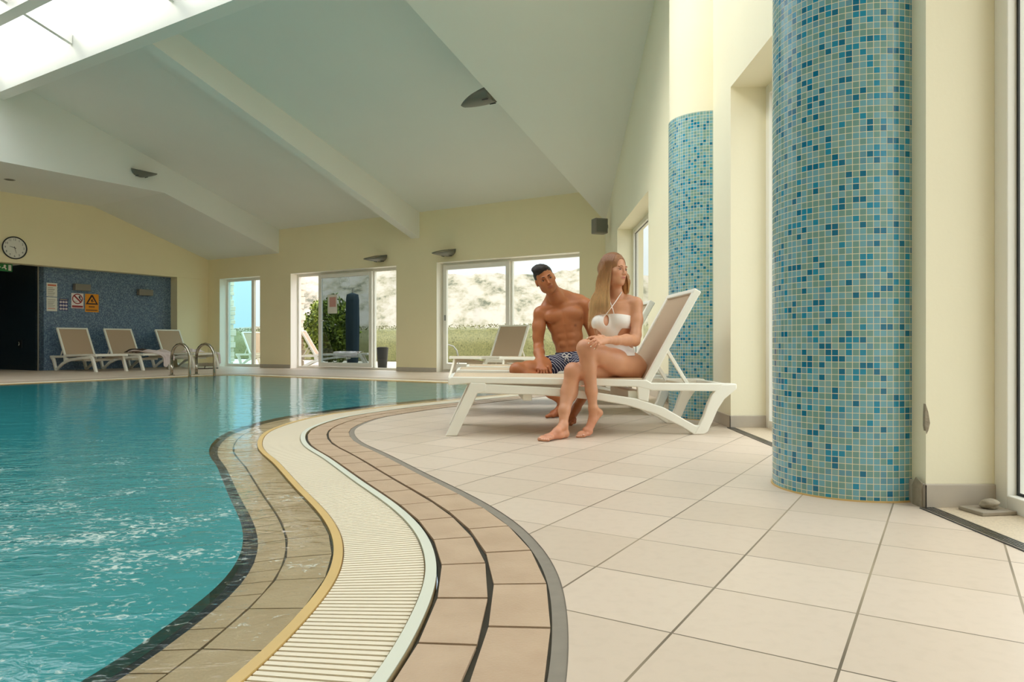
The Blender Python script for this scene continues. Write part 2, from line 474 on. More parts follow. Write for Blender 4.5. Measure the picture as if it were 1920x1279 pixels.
class MB:
    """collects shapes of one mesh"""
    def __init__(s): s.v = []; s.f = []; s.m = []
    def add(s, vs, fs, mi=0):
        k = len(s.v); s.v += [Vector(v) for v in vs]; s.f += [tuple(i + k for i in f) for f in fs]; s.m += [mi] * len(fs)
        return s
    def box(s, fr, a, b, mi=0):
        """fr maps (p, q, r) to a point; a and b are opposite corners"""
        (x0, y0, z0), (x1, y1, z1) = a, b
        c = [fr(x, y, z) for z in (z0, z1) for (x, y) in ((x0, y0), (x1, y0), (x1, y1), (x0, y1))]
        return s.add(c, [(3, 2, 1, 0), (4, 5, 6, 7), (0, 1, 5, 4), (1, 2, 6, 5), (2, 3, 7, 6), (3, 0, 4, 7)], mi)
    def prism(s, pts, fr, h0, h1, mi=0):
        """pts: outline (p, r); extruded along q from h0 to h1"""
        n = len(pts)
        vs = [fr(p, h0, r) for p, r in pts] + [fr(p, h1, r) for p, r in pts]
        fs = [tuple(range(n)), tuple(range(2 * n - 1, n - 1, -1))] + [(i, (i + 1) % n + 0, (i + 1) % n + n, i + n)[::-1] for i in range(n)]
        return s.add(vs, fs, mi)
    def tube(s, pts, r, seg=10, cap=True, mi=0):
        pts = [Vector(p) for p in pts]
        rs = r if isinstance(r, (list, tuple)) else [r] * len(pts)
        rings = []; up = None
        for i, p in enumerate(pts):
            d = (pts[min(i + 1, len(pts) - 1)] - pts[max(i - 1, 0)]).normalized()
            if up is None:
                up = Vector((0, 0, 1)) if abs(d.z) < 0.9 else Vector((1, 0, 0))
            x = d.cross(up).normalized(); y = x.cross(d).normalized(); up = y
            rings.append([p + (x * math.cos(a) + y * math.sin(a)) * rs[i] for a in [2 * math.pi * k / seg for k in range(seg)]])
        vs = [v for rg in rings for v in rg]
        fs = []
        for i in range(len(rings) - 1):
            for k in range(seg):
                a, b = i * seg + k, i * seg + (k + 1) % seg
                fs.append((a, b, b + seg, a + seg))
        if cap:
            fs.append(tuple(range(seg))[::-1]); fs.append(tuple(range(len(vs) - seg, len(vs))))
        return s.add(vs, fs, mi)
    def build(s, name, mat, parent=None, smooth=False, bevel=0.0, mats=None):
        o = link(name, s.v, s.f, mat, parent, smooth, bevel=bevel, mats=mats, fmat=s.m if mats else None)
        return o
W3 = lambda x, y, z: Vector((x, y, z))
def smooth_angle(o, deg=35):
    o.data.polygons.foreach_set('use_smooth', [True] * len(o.data.polygons))
    try: o.data.set_sharp_from_angle(angle=math.radians(deg))
    except Exception: pass
    return o
def recalc(o):
    bm = bmesh.new(); bm.from_mesh(o.data); bmesh.ops.recalc_face_normals(bm, faces=bm.faces[:]); bm.to_mesh(o.data); bm.free()
    return o

# ================================================================== THE HALL
K = 0.3136          # slope of the roof
def uvbox_wall(fr, a0, a1, z0, z1):
    return None

# ---- closed outline of the pool (outer edge of the overflow gutter)
ctrl = [(-2.6, -0.75), (-1.6, -0.55), (-0.95, -0.1), (-0.55, 0.4), (-0.32, 0.85), (-0.22, 1.26), (-0.19, 1.61), (-0.19, 1.8), (-0.21, 1.98), (-0.27, 2.24), (-0.39, 2.56),
        (-0.66, 3.11), (-0.80, 3.40), (-0.98, 3.77), (-1.185, 4.16), (-1.33, 4.56), (-1.415, 4.95), (-1.42, 5.40), (-1.35, 5.87), (-1.19, 6.26),
        (-0.95, 6.73), (-0.55, 7.30), (-0.22, 7.80), (0.18, 8.36), (0.55, 8.95), (0.72, 9.55), (0.60, 10.15), (0.30, 10.55)]
def st(s, t):
    p = R(s, t); return (p.x, p.y)
ctrl += [st(0.9, 2.87), st(2.0, 2.87), st(4.0, 2.87), st(5.6, 2.87), st(6.5, 2.90), st(6.88, 3.30), st(6.9, 4.2), st(6.9, 7.0), st(6.9, 11.0), st(6.9, 14.6), st(6.6, 15.35), st(5.8, 15.5),
         st(3.0, 15.5), st(0.5, 15.5), st(-1.6, 15.3), st(-2.8, 14.7)]
def catmull(P, n=24):
    P = [np.array(p, float) for p in P]; out = []; N = len(P)
    for i in range(N):
        p0, p1, p2, p3 = P[i - 1], P[i], P[(i + 1) % N], P[(i + 2) % N]
        t0 = 0; t1 = t0 + np.linalg.norm(p1 - p0) ** .5; t2 = t1 + np.linalg.norm(p2 - p1) ** .5; t3 = t2 + np.linalg.norm(p3 - p2) ** .5
        for k in range(n):
            t = t1 + (t2 - t1) * k / n
            a1 = (t1 - t) / (t1 - t0) * p0 + (t - t0) / (t1 - t0) * p1
            a2 = (t2 - t) / (t2 - t1) * p1 + (t - t1) / (t2 - t1) * p2
            a3 = (t3 - t) / (t3 - t2) * p2 + (t - t2) / (t3 - t2) * p3
            b1 = (t2 - t) / (t2 - t0) * a1 + (t - t0) / (t2 - t0) * a2
            b2 = (t3 - t) / (t3 - t1) * a2 + (t - t1) / (t3 - t1) * a3
            out.append((t2 - t) / (t2 - t1) * b1 + (t - t1) / (t2 - t1) * b2)
    return np.array(out)
def resample(P, step):
    Q = np.vstack([P, P[:1]]); d = np.r_[0, np.cumsum(np.linalg.norm(np.diff(Q, axis=0), axis=1))]
    n = int(round(d[-1] / step)); x = np.linspace(0, d[-1], n, endpoint=False)
    return np.stack([np.interp(x, d, Q[:, 0]), np.interp(x, d, Q[:, 1])], 1)
STEP = 0.025
base = resample(catmull(ctrl), STEP)
for _ in range(30):        # even out digitising noise
    base = base * 0.5 + (np.roll(base, 1, 0) + np.roll(base, -1, 0)) * 0.25
base = resample(base, STEP)
tan_ = np.roll(base, -3, 0) - np.roll(base, 3, 0)
tan_ /= np.linalg.norm(tan_, axis=1)[:, None]
nrm = np.stack([tan_[:, 1], -tan_[:, 0]], 1)       # to the deck when the curve runs away from the camera on its right
def off(d):
    return base + nrm * d
def clean(P):
    """drops loops an offset makes at tight bends"""
    d = np.roll(P, -1, 0) - P
    ok = (d * tan_).sum(1) > 0
    return P[ok]
def ring(mb, d0, z0, d1, z1):
    A, B = off(d0), off(d1); n = len(A)
    vs = [(a[0], a[1], z0) for a in A] + [(b[0], b[1], z1) for b in B]
    mb.add(vs, [(i, (i + 1) % n, (i + 1) % n + n, i + n)[::-1] for i in range(n)])
def fill(name, outer, holes, z, mat, **kw):
    loops = [[Vector((p[0], p[1], 0)) for p in L] for L in [outer] + holes]
    tris = tessellate_polygon(loops)
    vs = [(v.x, v.y, z) for L in loops for v in L]
    fs = []
    for t in tris:
        a, b, c = (Vector(vs[i]) for i in t)
        fs.append(tuple(t) if (b - a).cross(c - a).z > 0 else tuple(t)[::-1])
    return link(name, vs, fs, mat, **kw)

deck_outline = [st(-0.5, -0.3)[0:2], st(12.3, -0.3), st(12.3, 0.6), st(16.8, 0.6), st(16.8, 18.3), st(-11, 18.3)]
deck_outline[0] = (WX(13.4, 0.33), 13.6)
deck_outline[-1] = (WX(-9, 0.33), -9.0)
deck_outline.insert(-1, st(-2, 18.3)); 
floor = struct(fill('floor', deck_outline, [clean(off(0.315))[::2]], 0.0, M['floor']))

pool = thing('swimming_pool', 'large curving indoor pool of turquoise water with a white slatted overflow channel', 'swimming pool', (0, 0, 0))
mb = MB(); ring(mb, -0.543, -0.031, -0.543, -1.45)
ob = mb.build('basin_wall', M['basin'], pool)
recalc(ob)
fill('basin_floor', clean(off(-0.54))[::2], [], -1.45, M['basin'], parent=pool)
mb = MB(); ring(mb, -0.500, -0.020, -0.545, -0.032)
A = off(-0.5); arc = np.arange(len(A)) * STEP
bo = mb.build('waterline_band', M['mosaic_band'], pool)
ul = bo.data.uv_layers.new(name='UVMap'); nB = len(base)
for p in bo.data.polygons:
    i0 = min(v % nB for v in p.vertices); wrap = max(v % nB for v in p.vertices) - i0 > 5
    for li in p.loop_indices:
        v = bo.data.loops[li].vertex_index; i = v % nB
        ul.data[li].uv = ((i + (nB if wrap and i < 5 else 0)) * STEP, 0.0 if v < nB else 0.07)
# mortar beds under the tiles
mb = MB(); ring(mb, -0.285, -0.015, -0.500, -0.024); mb.build('submerged_joint', M['dark_joint'], pool)
mb = MB(); ring(mb, 0.003, -0.012, 0.290, -0.006); ring(mb, 0.003, -0.012, 0.003, -0.05); mb.build('coping_joint', M['dark_joint'], pool)
mb = MB(); ring(mb, 0.281, -0.003, 0.345, -0.0015); mb.build('expansion_joint', M['grout'], pool, smooth=True)
mb = MB(); ring(mb, -0.005, -0.016, -0.275, -0.016); ring(mb, 0.0, -0.0, 0.0, -0.03); mb.build('gutter_channel', M['channel'], pool)
def bar_ring(mb, d0, d1, z0, z1):
    ring(mb, d0, z0, d0, z1); ring(mb, d0, z1, d1, z1); ring(mb, d1, z1, d1, z0)
mb = MB(); bar_ring(mb, -0.030, -0.001, -0.02, 0.002); recalc(mb.build('gutter_trim', M['trim_white'], pool))['label'] = 'white trim beside the coping'
mb = MB(); bar_ring(mb, -0.284, -0.258, -0.03, -0.001); recalc(mb.build('gutter_trim', M['trim_yellow'], pool))['label'] = 'yellowed trim at the water edge'
# grate slats: one every 23 mm across the gutter
mb = MB(); P0, P1 = off(-0.034), off(-0.254)
arcB = np.arange(0, nB * STEP - 0.01, 0.023)
idx = np.arange(nB + 1) * STEP
def interp_ring(P, a):
    Q = np.vstack([P, P[:1]]); return np.array([np.interp(a, idx, Q[:, 0]), np.interp(a, idx, Q[:, 1])])
for a in arcB:
    q = [interp_ring(P0, a), interp_ring(P0, a + 0.0155), interp_ring(P1, a + 0.0155), interp_ring(P1, a)]
    # the slats stay near parallel over a panel, as on the real grate
    vs = [(p[0], p[1], z) for z in (-0.015, -0.003) for p in q]
    mb.add(vs, [(4, 5, 6, 7), (0, 1, 5, 4), (1, 2, 6, 5), (2, 3, 7, 6), (3, 0, 4, 7)])
recalc(mb.build('overflow_grate', M['grate'], pool))
rng = random.Random(4)
def tile_row(name, d0, d1, pitch, za, zb, mat, gap=0.0045, shift=0.0):
    """straight-edged tiles laid round the curve, wedge-shaped joints between them"""
    mb = MB(); Pa, Pb = off(d0), off(d1)
    a = shift; L = nB * STEP
    n = int(L / pitch); pitch = L / n
    for i in range(n):
        a0, a1 = (a + i * pitch + gap / 2) % L, (a + (i + 1) * pitch - gap / 2) % L
        q = [interp_ring(Pa, a0), interp_ring(Pa, a1), interp_ring(Pb, a1), interp_ring(Pb, a0)]
        w = (q[3] - q[0]) + (q[2] - q[1]); w /= np.linalg.norm(w)
        zz = [za, za, zb, zb]
        dz = rng.uniform(-0.0006, 0.0006)
        vs = [(p[0], p[1], z - 0.008) for p, z in zip(q, zz)] + [(p[0], p[1], z + dz) for p, z in zip(q, zz)]
        mb.add(vs, [(4, 5, 6, 7), (0, 1, 5, 4), (1, 2, 6, 5), (2, 3, 7, 6), (3, 0, 4, 7)])
    return recalc(mb.build(name, mat, pool))
tile_row('coping_tile_row', 0.014, 0.132, 0.25, 0.0, 0.0, M['coping'], 0.009, 0.05)
tile_row('coping_tile_row', 0.146, 0.277, 0.25, 0.0, 0.0, M['coping'], 0.009, 0.14)
tile_row('submerged_tile_row', -0.290, -0.414, 0.25, -0.009, -0.011, M['coping_wet'], 0.006)
tile_row('submerged_tile_row', -0.422, -0.502, 0.125, -0.012, -0.018, M['coping_wet'], 0.005)
inner = clean(off(-0.546))
water = fill('water', clean(off(-0.283)), [inner], -0.006, M['water_shallow'], parent=pool)
deep = fill('water_surface', inner, [], -0.006, M['water_deep'])
bm = bmesh.new(); bm.from_mesh(water.data); n_sh = len(bm.faces); bm.from_mesh(deep.data); bm.faces.ensure_lookup_table()
for f in bm.faces[n_sh:]: f.material_index = 1
bm.to_mesh(water.data); bm.free(); water.data.materials.append(M['water_deep'])
bpy.data.objects.remove(deep)
water['label'] = 'turquoise rippled water with foam near the front'

# ---- walls
def walls(name, mat, boxes, fr):
    mb = MB()
    for a, b in boxes: mb.box(fr, a, b)
    return struct(recalc(mb.build(name, mat)))
TB = -0.34
bx = []
edges = [-0.45] + [v for w in WIN for v in (0,)] 
segs = [(-0.45, WIN[2][0]), (WIN[2][1], WIN[1][0]), (WIN[1][1], WIN[0][0]), (WIN[0][1], 12.3)]
for a, b in segs: bx.append(((a, TB, -0.3), (b, 0, WZ)))
bx.append(((-0.45, TB, WZ), (12.3, 0, 3.75)))
walls('wall_back', M['wall'], bx, R)
bx = []
ys = [(-2.3 - 1.2, -2.2), (2.6, 3.5), (5.08, 8.5), (11.4, 13.6)]
for a, b in ys: bx.append(((a, 0, -0.3), (b, 0.42, RZ)))
bx.append(((-9.5, 0, -0.3), (-7.2, 0.42, RZ)))
bx.append(((-9.5, 0, RZ), (13.6, 0.42, 6.6)))
walls('wall_right', M['wall_pale'], bx, RW)
SL = 11.72
walls('wall_left', M['wall'], [((SL, -0.3, -0.3), (SL + 0.28, 0.90, WZ)), ((SL - 0.02, -0.3, WZ), (SL + 0.28, 18.3, 4.2)), ((SL, 9.0, -0.3), (SL + 0.28, 18.3, WZ))], R)
walls('wall_front', M['wall'], [((-12, 18.0, -0.3), (17, 18.3, 7))], R)
# the niche with the blue mosaic and the dark passage beside it
def wallquad(name, fr, p0, p1, z0, z1, mat, back):
    """a thin mosaic-clad wall slab; p0, p1 ends in (s, t)"""
    a, b = Vector(p0), Vector(p1); L = (b - a).length
    vs = [R(a.x, a.y, z0), R(b.x, b.y, z0), R(b.x, b.y, z1), R(a.x, a.y, z1)]
    k = Vector(back)
    vs += [R(a.x + k.x, a.y + k.y, z0), R(b.x + k.x, b.y + k.y, z0), R(b.x + k.x, b.y + k.y, z1), R(a.x + k.x, a.y + k.y, z1)]
    uv = [(0, z0), (L, z0), (L, z1), (0, z1)] * 2
    return struct(recalc(link(name, vs, [(0, 1, 2, 3), (4, 7, 6, 5), (0, 4, 5, 1), (1, 5, 6, 2), (2, 6, 7, 3), (3, 7, 4, 0)], mat, uvs=uv)))
wallquad('wall_niche', R, (12.0, 0.90), (12.0, 4.09), 0, 2.45, M['mosaic_wall'], (0.12, 0))
wallquad('wall_passage', R, (12.0, 4.09), (16.6, 4.09), 0, 2.45, M['mosaic_shaded'], (0, -0.12))
walls('wall_passage_end', M['mosaic_shaded'], [((16.6, 0.6, 0), (16.8, 9.3, 2.6)), ((12.0, 9.0, 0), (16.8, 9.2, 2.6))], R)
walls('ceiling_passage', M['ceiling'], [((11.75, 0.6, 2.42), (16.8, 9.3, 2.6))], R)
walls('trim_3', M['box_grey'], [((11.985, 4.075, 0.0), (12.01, 4.10, 2.40))], R)

# ---- ceiling
def slab(mb, s0, s1, prof):
    mb.prism([(t, z) for t, z in prof], lambda p, h, r: R(h, p, r), s0, s1)
mb = MB()
zc = lambda t: 3.46 + K * t
slab(mb, -4.6, 9.0, [(-0.3, zc(-0.3)), (6.12, zc(6.12)), (6.12, zc(6.12) + 0.22), (-0.3, zc(-0.3) + 0.22)])
slab(mb, -12, 9.0, [(11.6, 5.31), (18.2, 3.3), (18.2, 3.6), (11.6, 5.6)])
struct(recalc(mb.build('ceiling', M['ceiling'])))
mb = MB(); slab(mb, 4.385, 4.61, [(-0.02, 2.895), (6.08, 4.93), (6.08, zc(6.08) + 0.03), (-0.02, zc(-0.02) + 0.05)])
struct(recalc(mb.build('trim_1', M['ceiling'])))                       # the roof beam
mb = MB(); slab(mb, 8.88, 12.2, [(-0.05, 2.855), (3.05, 3.83), (18.1, 3.83), (18.1, 5.7), (5.9, 5.7), (-0.05, 3.7)])
struct(recalc(mb.build('ceiling_bulkhead', M['ceiling'])))
zb = lambda s, t: 2.85 + 0.31 * t - 0.124 * s
q = [(0, -0.3), (0, 6.0), (-4.4, 6.0), (-0.5, -0.3)]
vs = [R(s, t, zb(s, t)) for s, t in q] + [R(s, t, zc(t) + 0.2) for s, t in q]
struct(recalc(link('ceiling_soffit', vs, [(0, 1, 2, 3), (4, 7, 6, 5), (0, 4, 5, 1), (1, 5, 6, 2), (2, 6, 7, 3), (3, 7, 4, 0)], M['ceiling'])))
mb = MB(); mb.box(R, (-4.6, 6.07, 4.93), (8.9, 6.30, 5.42)); mb.box(R, (-7.4, 11.5, 5.05), (8.9, 11.75, 5.62))
struct(recalc(mb.build('trim_2', M['ceiling'])))
# ---- skylight over the middle of the hall
sky = MB(); sky.box(R, (-7.1, 8.71, 5.90), (8.88, 8.89, 6.14)); sky = struct(recalc(sky.build('window_6', M['frame'])))
zg = lambda t: 5.30 + 0.31 * (t - 6.0) if t < 8.8 else 5.30 + 0.31 * (11.6 - t)
for t0, t1 in ((6.22, 8.8), (8.8, 11.6)):
    mb = MB(); slab(mb, -7.2, 8.9, [(t0, zg(t0) - (0 if t0 < 8 else 0)), (t1, zg(t1 - 0.001)), (t1, zg(t1 - 0.001) + 0.012), (t0, zg(t0) + 0.012)])
    recalc(mb.build('roof_pane', M['glass_roof'], sky))
for t in (7.1, 10.5):
    mb = MB(); mb.box(R, (-7.1, t - 0.09, zg(t) - 0.26), (8.88, t + 0.09, zg(t) - 0.02)); recalc(mb.build('purlin', M['frame'], sky))
for k in range(7):
    s = -6.9 + 2.6 * k
    mb = MB()
    for t0, t1 in ((6.31, 8.8), (8.8, 11.48)):
        slab(mb, s, s + 0.07, [(t0, zg(t0) - 0.17), (t1, zg(t1) - 0.17), (t1, zg(t1) - 0.02), (t0, zg(t0) - 0.02)])
    recalc(mb.build('rafter', M['frame'], sky))

# ---- skirtings
def skirt(name, fr, parts):
    mb = MB()
    for a, b in parts: mb.box(fr, a, b)
    return struct(recalc(mb.build(name, M['skirting'], bevel=0.004)))
h = 0.088
skirt('baseboard_back', R, [((a, 0.0, 0), (b, 0.012, h)) for a, b in ((0.0, WIN[2][0]), (WIN[2][1], WIN[1][0]), (WIN[1][1], WIN[0][0]), (WIN[0][1], SL))])
skirt('baseboard_left', R, [((SL - 0.012, 0, 0), (SL, 0.9, h))])
skirt('baseboard_right', RW, [((2.588, -0.012, 0), (2.70, 0, h)), ((2.588, -0.012, 0), (2.60, 0.25, h)), ((5.068, -0.012, 0), (5.55, 0, h)), ((5.068, -0.012, 0), (5.08, 0.25, h)), ((6.3, -0.012, 0), (8.5, 0, h)),
                              ((11.388, -0.012, 0), (13.1, 0, h)), ((11.388, -0.012, 0), (11.4, 0.25, h))])
# ---- threshold stones and slot drains in front of the right hand windows
for i, (y0, y1) in enumerate(RWIN):
    mb = MB(); mb.box(RW, (y0, 0.028, -0.02), (y1, 0.26, 0.003)); struct(recalc(mb.build('trim_%d' % (4 + i), M['granite'])))
    if i < 2:
        d = thing('floor_drain', ['grey slotted drain strip set in the floor along the front right window', 'grey slotted drain strip between the two mosaic columns'][i], 'drain', RW(y0, 0, 0))
        loc = d.location.copy()
        mb = MB(); mb.box(lambda a, b, c: RW(a, b, c) - loc, (y0, -0.03, -0.005), (y1 - 0.01, 0.026, 0.0015)); recalc(mb.build('channel', M['gasket'], d))
        mb = MB()
        for k in range(5):
            o = -0.028 + 0.0112 * k
            mb.box(lambda a, b, c: RW(a, b, c) - loc, (y0, o, 0.0), (y1 - 0.01, o + 0.0062, 0.005))
        recalc(mb.build('grating', M['steel'], d))

# ---- mosaic columns
def column(name, label, cx, cy, r, ztop, H=6.3, a_from=150, a_to=420, off_u=0.0):
    c = thing(name, label, 'column', (cx, cy, 0), 0, 'mosaic columns')
    seg = 96
    vs, uv, fs = [], [], []
    for z in (0.0, ztop):
        for k in range(seg + 1):
            a = 2 * math.pi * k / seg
            vs.append((r * math.cos(a), r * math.sin(a), z)); uv.append((a * r + off_u, z + 0.004))
    for k in range(seg): fs.append((k, k + 1, seg + 2 + k, seg + 1 + k))
    link('mosaic_cladding', vs, fs, M['mosaic_column'], c, smooth=True, uvs=uv)
    r2 = r - 0.006
    mb = MB(); mb.tube([(0, 0, ztop - 0.05), (0, 0, ztop - 0.001), (0, 0, H)], r2, 64); ob = mb.build('plaster_shaft', M['wall_pale'], c); smooth_angle(ob)
    mb = MB(); mb.tube([(0, 0, 0.0), (0, 0, 0.006)], r + 0.006, 64); mb.build('mortar_joint', M['trim_yellow'], c)
    return c
column('mosaic_column', 'nearest round column clad in aqua and blue mosaic up to the top of the frame', 1.42, 2.985, 0.305, 2.43)
column('mosaic_column', 'farther blue mosaic column with plain cream plaster above, behind the white loungers', 1.605, 5.86, 0.305, 2.43, off_u=0.37)
# a flake of paint broken off the front pillar
mb = MB()
fl = [(0.0, 0.36), (0.012, 0.33), (0.02, 0.29), (0.012, 0.262), (0.004, 0.25), (-0.003, 0.28), (-0.002, 0.33)]
mb.prism([(p * 0.8, z + 0.02) for p, z in fl], lambda p, q, r: RW(2.6 - q, p - 0.0012, r), -0.014, 0.0012)
tag(recalc(mb.build('paint_chip', M['rock'])), 'dark chip where plaster broke off the corner of the front pillar', 'wall damage')
mb = MB()
mb.prism([(2.598, 0.0), (2.66, 0.0), (2.665, 0.07), (2.64, 0.105), (2.61, 0.095), (2.598, 0.09)], lambda p, q, r: RW(p, q, r), -0.0165, -0.0125)
tag(recalc(mb.build('cement_patch', M['rock'])), 'rough grey cement patch at the foot of the front pillar beside the mosaic column', 'wall damage')

# ---- back window reveals lined in white, their sunlit brightness put into the colour
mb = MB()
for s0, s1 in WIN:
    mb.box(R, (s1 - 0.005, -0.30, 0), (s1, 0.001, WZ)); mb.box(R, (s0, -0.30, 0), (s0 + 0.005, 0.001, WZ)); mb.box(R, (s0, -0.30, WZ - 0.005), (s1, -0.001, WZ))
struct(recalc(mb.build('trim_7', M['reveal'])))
# ---- windows of the back wall
def frame_boxes(mb, fr, a0, a1, q0, q1, z0, z1, wl, wr, wb, wt):
    mb.box(fr, (a0, q0, z0), (a0 + wl, q1, z1)); mb.box(fr, (a1 - wr, q0, z0), (a1, q1, z1))
    mb.box(fr, (a0 + wl, q0, z0), (a1 - wr, q1, z0 + wb)); mb.box(fr, (a0 + wl, q0, z1 - wt), (a1 - wr, q1, z1))
def pane(fr, a0, a1, q, z0, z1, mat, parent):
    mb = MB(); mb.box(fr, (a0, q - 0.004, z0), (a1, q + 0.004, z1)); return recalc(mb.build('pane', mat, parent))
TF0, TF1 = -0.30, -0.22
w1 = MB(); frame_boxes(w1, R, WIN[0][0], WIN[0][1], TF0, TF1, 0.0, WZ, 0.06, 0.06, 0.07, 0.07); w1.box(R, (10.12, TF0 + 0.01, 0.07), (10.22, TF1 - 0.01, WZ - 0.07))
w1 = struct(recalc(w1.build('window_1', M['frame'])))
pane(R, 10.22, WIN[0][1] - 0.06, -0.26, 0.07, WZ - 0.07, M['glass_blue'], w1); pane(R, WIN[0][0] + 0.06, 10.12, -0.26, 0.07, WZ - 0.07, M['glass'], w1)
w2 = MB(); frame_boxes(w2, R, WIN[1][0], WIN[1][1], TF0, TF1, 0.0, WZ, 0.05, 0.05, 0.05, 0.07); w2.box(R, (5.90, TF0 + 0.01, 0.05), (5.98, TF1 - 0.01, WZ - 0.07))
w2 = struct(recalc(w2.build('door_1', M['frame'])))
pane(R, WIN[1][0] + 0.05, 5.90, -0.26, 0.05, WZ - 0.07, M['glass'], w2)
d2 = MB(); frame_boxes(d2, R, 5.93, 7.66, TF1, TF1 + 0.06, 0.055, WZ - 0.06, 0.09, 0.09, 0.10, 0.09)
d2 = recalc(d2.build('door_leaf', M['frame'], w2, bevel=0.004))
pane(R, 6.02, 7.57, TF1 + 0.03, 0.155, WZ - 0.15, M['glass_tint'], w2)
mb = MB(); mb.box(R, (7.58, TF1 + 0.06, 1.10), (7.62, TF1 + 0.075, 1.24)); mb.box(R, (7.45, TF1 + 0.085, 1.15), (7.62, TF1 + 0.105, 1.175)); mb.box(R, (7.585, TF1 + 0.07, 1.15), (7.61, TF1 + 0.10, 1.175))
recalc(mb.build('door_handle', M['frame'], w2))
w3 = MB(); frame_boxes(w3, R, WIN[2][0], WIN[2][1], TF0, TF1, 0.0, WZ, 0.05, 0.06, 0.06, 0.06); w3.box(R, (2.16, TF0 + 0.01, 0.06), (2.22, TF1 - 0.01, WZ - 0.06))
w3 = struct(recalc(w3.build('window_2', M['frame'])))
lf = MB(); frame_boxes(lf, R, 2.20, 3.88, TF1 - 0.01, TF1 + 0.05, 0.05, WZ - 0.05, 0.09, 0.09, 0.13, 0.10); lf = recalc(lf.build('sash', M['frame'], w3, bevel=0.004))
pane(R, 2.29, 3.79, TF1 + 0.02, 0.18, WZ - 0.15, M['glass'], w3); pane(R, WIN[2][0] + 0.06, 2.16, -0.26, 0.06, WZ - 0.06, M['glass'], w3)
mb = MB(); mb.box(R, (3.81, TF1 + 0.05, 1.10), (3.84, TF1 + 0.065, 1.22)); recalc(mb.build('handle', M['steel'], w3))
# ---- windows of the right wall
for i, (y0, y1) in enumerate(RWIN):
    w = MB(); frame_boxes(w, RW, y0, y1, 0.25, 0.33, 0.0, RZ, 0.07, 0.07, 0.06, 0.07)
    divs = [y0 + 2.4] if i == 0 else ([] if i == 1 else [9.95])
    for d in divs: w.box(RW, (d - 0.04, 0.26, 0.06), (d + 0.04, 0.32, RZ - 0.07))
    w = struct(recalc(w.build('window_%d' % (3 + i), M['frame'], bevel=0.004)))
    cuts = [y0 + 0.07] + [v for d in divs for v in (d - 0.04, d + 0.04)] + [y1 - 0.07]
    for a, b in zip(cuts[::2], cuts[1::2]):
        mb = MB(); frame_boxes(mb, RW, a, b, 0.284, 0.29, 0.06, RZ - 0.07, 0.010, 0.010, 0.010, 0.010); recalc(mb.build('gasket', M['gasket'], w))
        pane(RW, a + 0.01, b - 0.01, 0.295, 0.07, RZ - 0.08, M['glass'], w)

# ================================================================== OUTSIDE
bld = [R(-0.46, -0.34), R(16.8, -0.34), R(16.8, 18.3), R(-11, 18.3)]
bld = [(WX(13.6, 0.40), 13.8)] + [(p.x, p.y) for p in bld[1:3]] + [st(-2, 18.3), (WX(-9.4, 0.40), -9.4)]
far = [(400 * math.cos(a), 400 * math.sin(a)) for a in np.linspace(0, 2 * math.pi, 48, endpoint=False)]
g = struct(fill('ground', far, [bld], -0.02, M['terrace'])); 
def vnoise(x, y, seed):
    r = np.random.RandomState(seed).rand(256, 256)
    xi, yi = np.floor(x).astype(int), np.floor(y).astype(int); fx, fy = x - xi, y - yi
    fx, fy = fx * fx * (3 - 2 * fx), fy * fy * (3 - 2 * fy)
    a, b, c, d = r[xi % 256, yi % 256], r[(xi + 1) % 256, yi % 256], r[xi % 256, (yi + 1) % 256], r[(xi + 1) % 256, (yi + 1) % 256]
    return (a * (1 - fx) + b * fx) * (1 - fy) + (c * (1 - fx) + d * fx) * fy
def fbm(x, y, seed, oct=5):
    return sum(vnoise(x * 2 ** k, y * 2 ** k, seed + k) / 2 ** (k + 1) for k in range(oct))
na, nr = 620, 40
az = np.linspace(-80, 100, na); rr = np.linspace(92, 150, nr)
AZ, RR = np.meshgrid(az, rr)
el = np.interp(az, [-80, -24, -19.5, -17.6, -10, -5, 2, 5.5, 12, 40, 100], [0.03, 0.02, 0.028, 0.12, 0.135, 0.103, 0.104, 0.112, 0.10, 0.085, 0.05])
prof = np.clip((RR - 92) / 30.0, 0, 1) ** 0.8
Hh = el[None, :] * 122 * prof * (0.94 + 0.12 * fbm(AZ * 0.5 + 40, RR * 0.06, 3)) + 0.9 * (fbm(AZ * 1.2 + 90, RR * 0.25, 9) - 0.5) * np.minimum(prof * 3, 1) - 0.3 * (prof == 0)
Xh, Yh = RR * np.sin(np.radians(AZ)), RR * np.cos(np.radians(AZ))
vs = list(zip(Xh.ravel(), Yh.ravel(), Hh.ravel()))
fs = [(j * na + i, j * na + i + 1, (j + 1) * na + i + 1, (j + 1) * na + i)[::-1] for j in range(nr - 1) for i in range(na - 1)]
hills = link('hillside', vs, fs, M['hill'], smooth=True)
tag(hills, 'pale rocky limestone hillside with low scrub seen through the windows', 'hill'); hills['kind'] = 'structure'

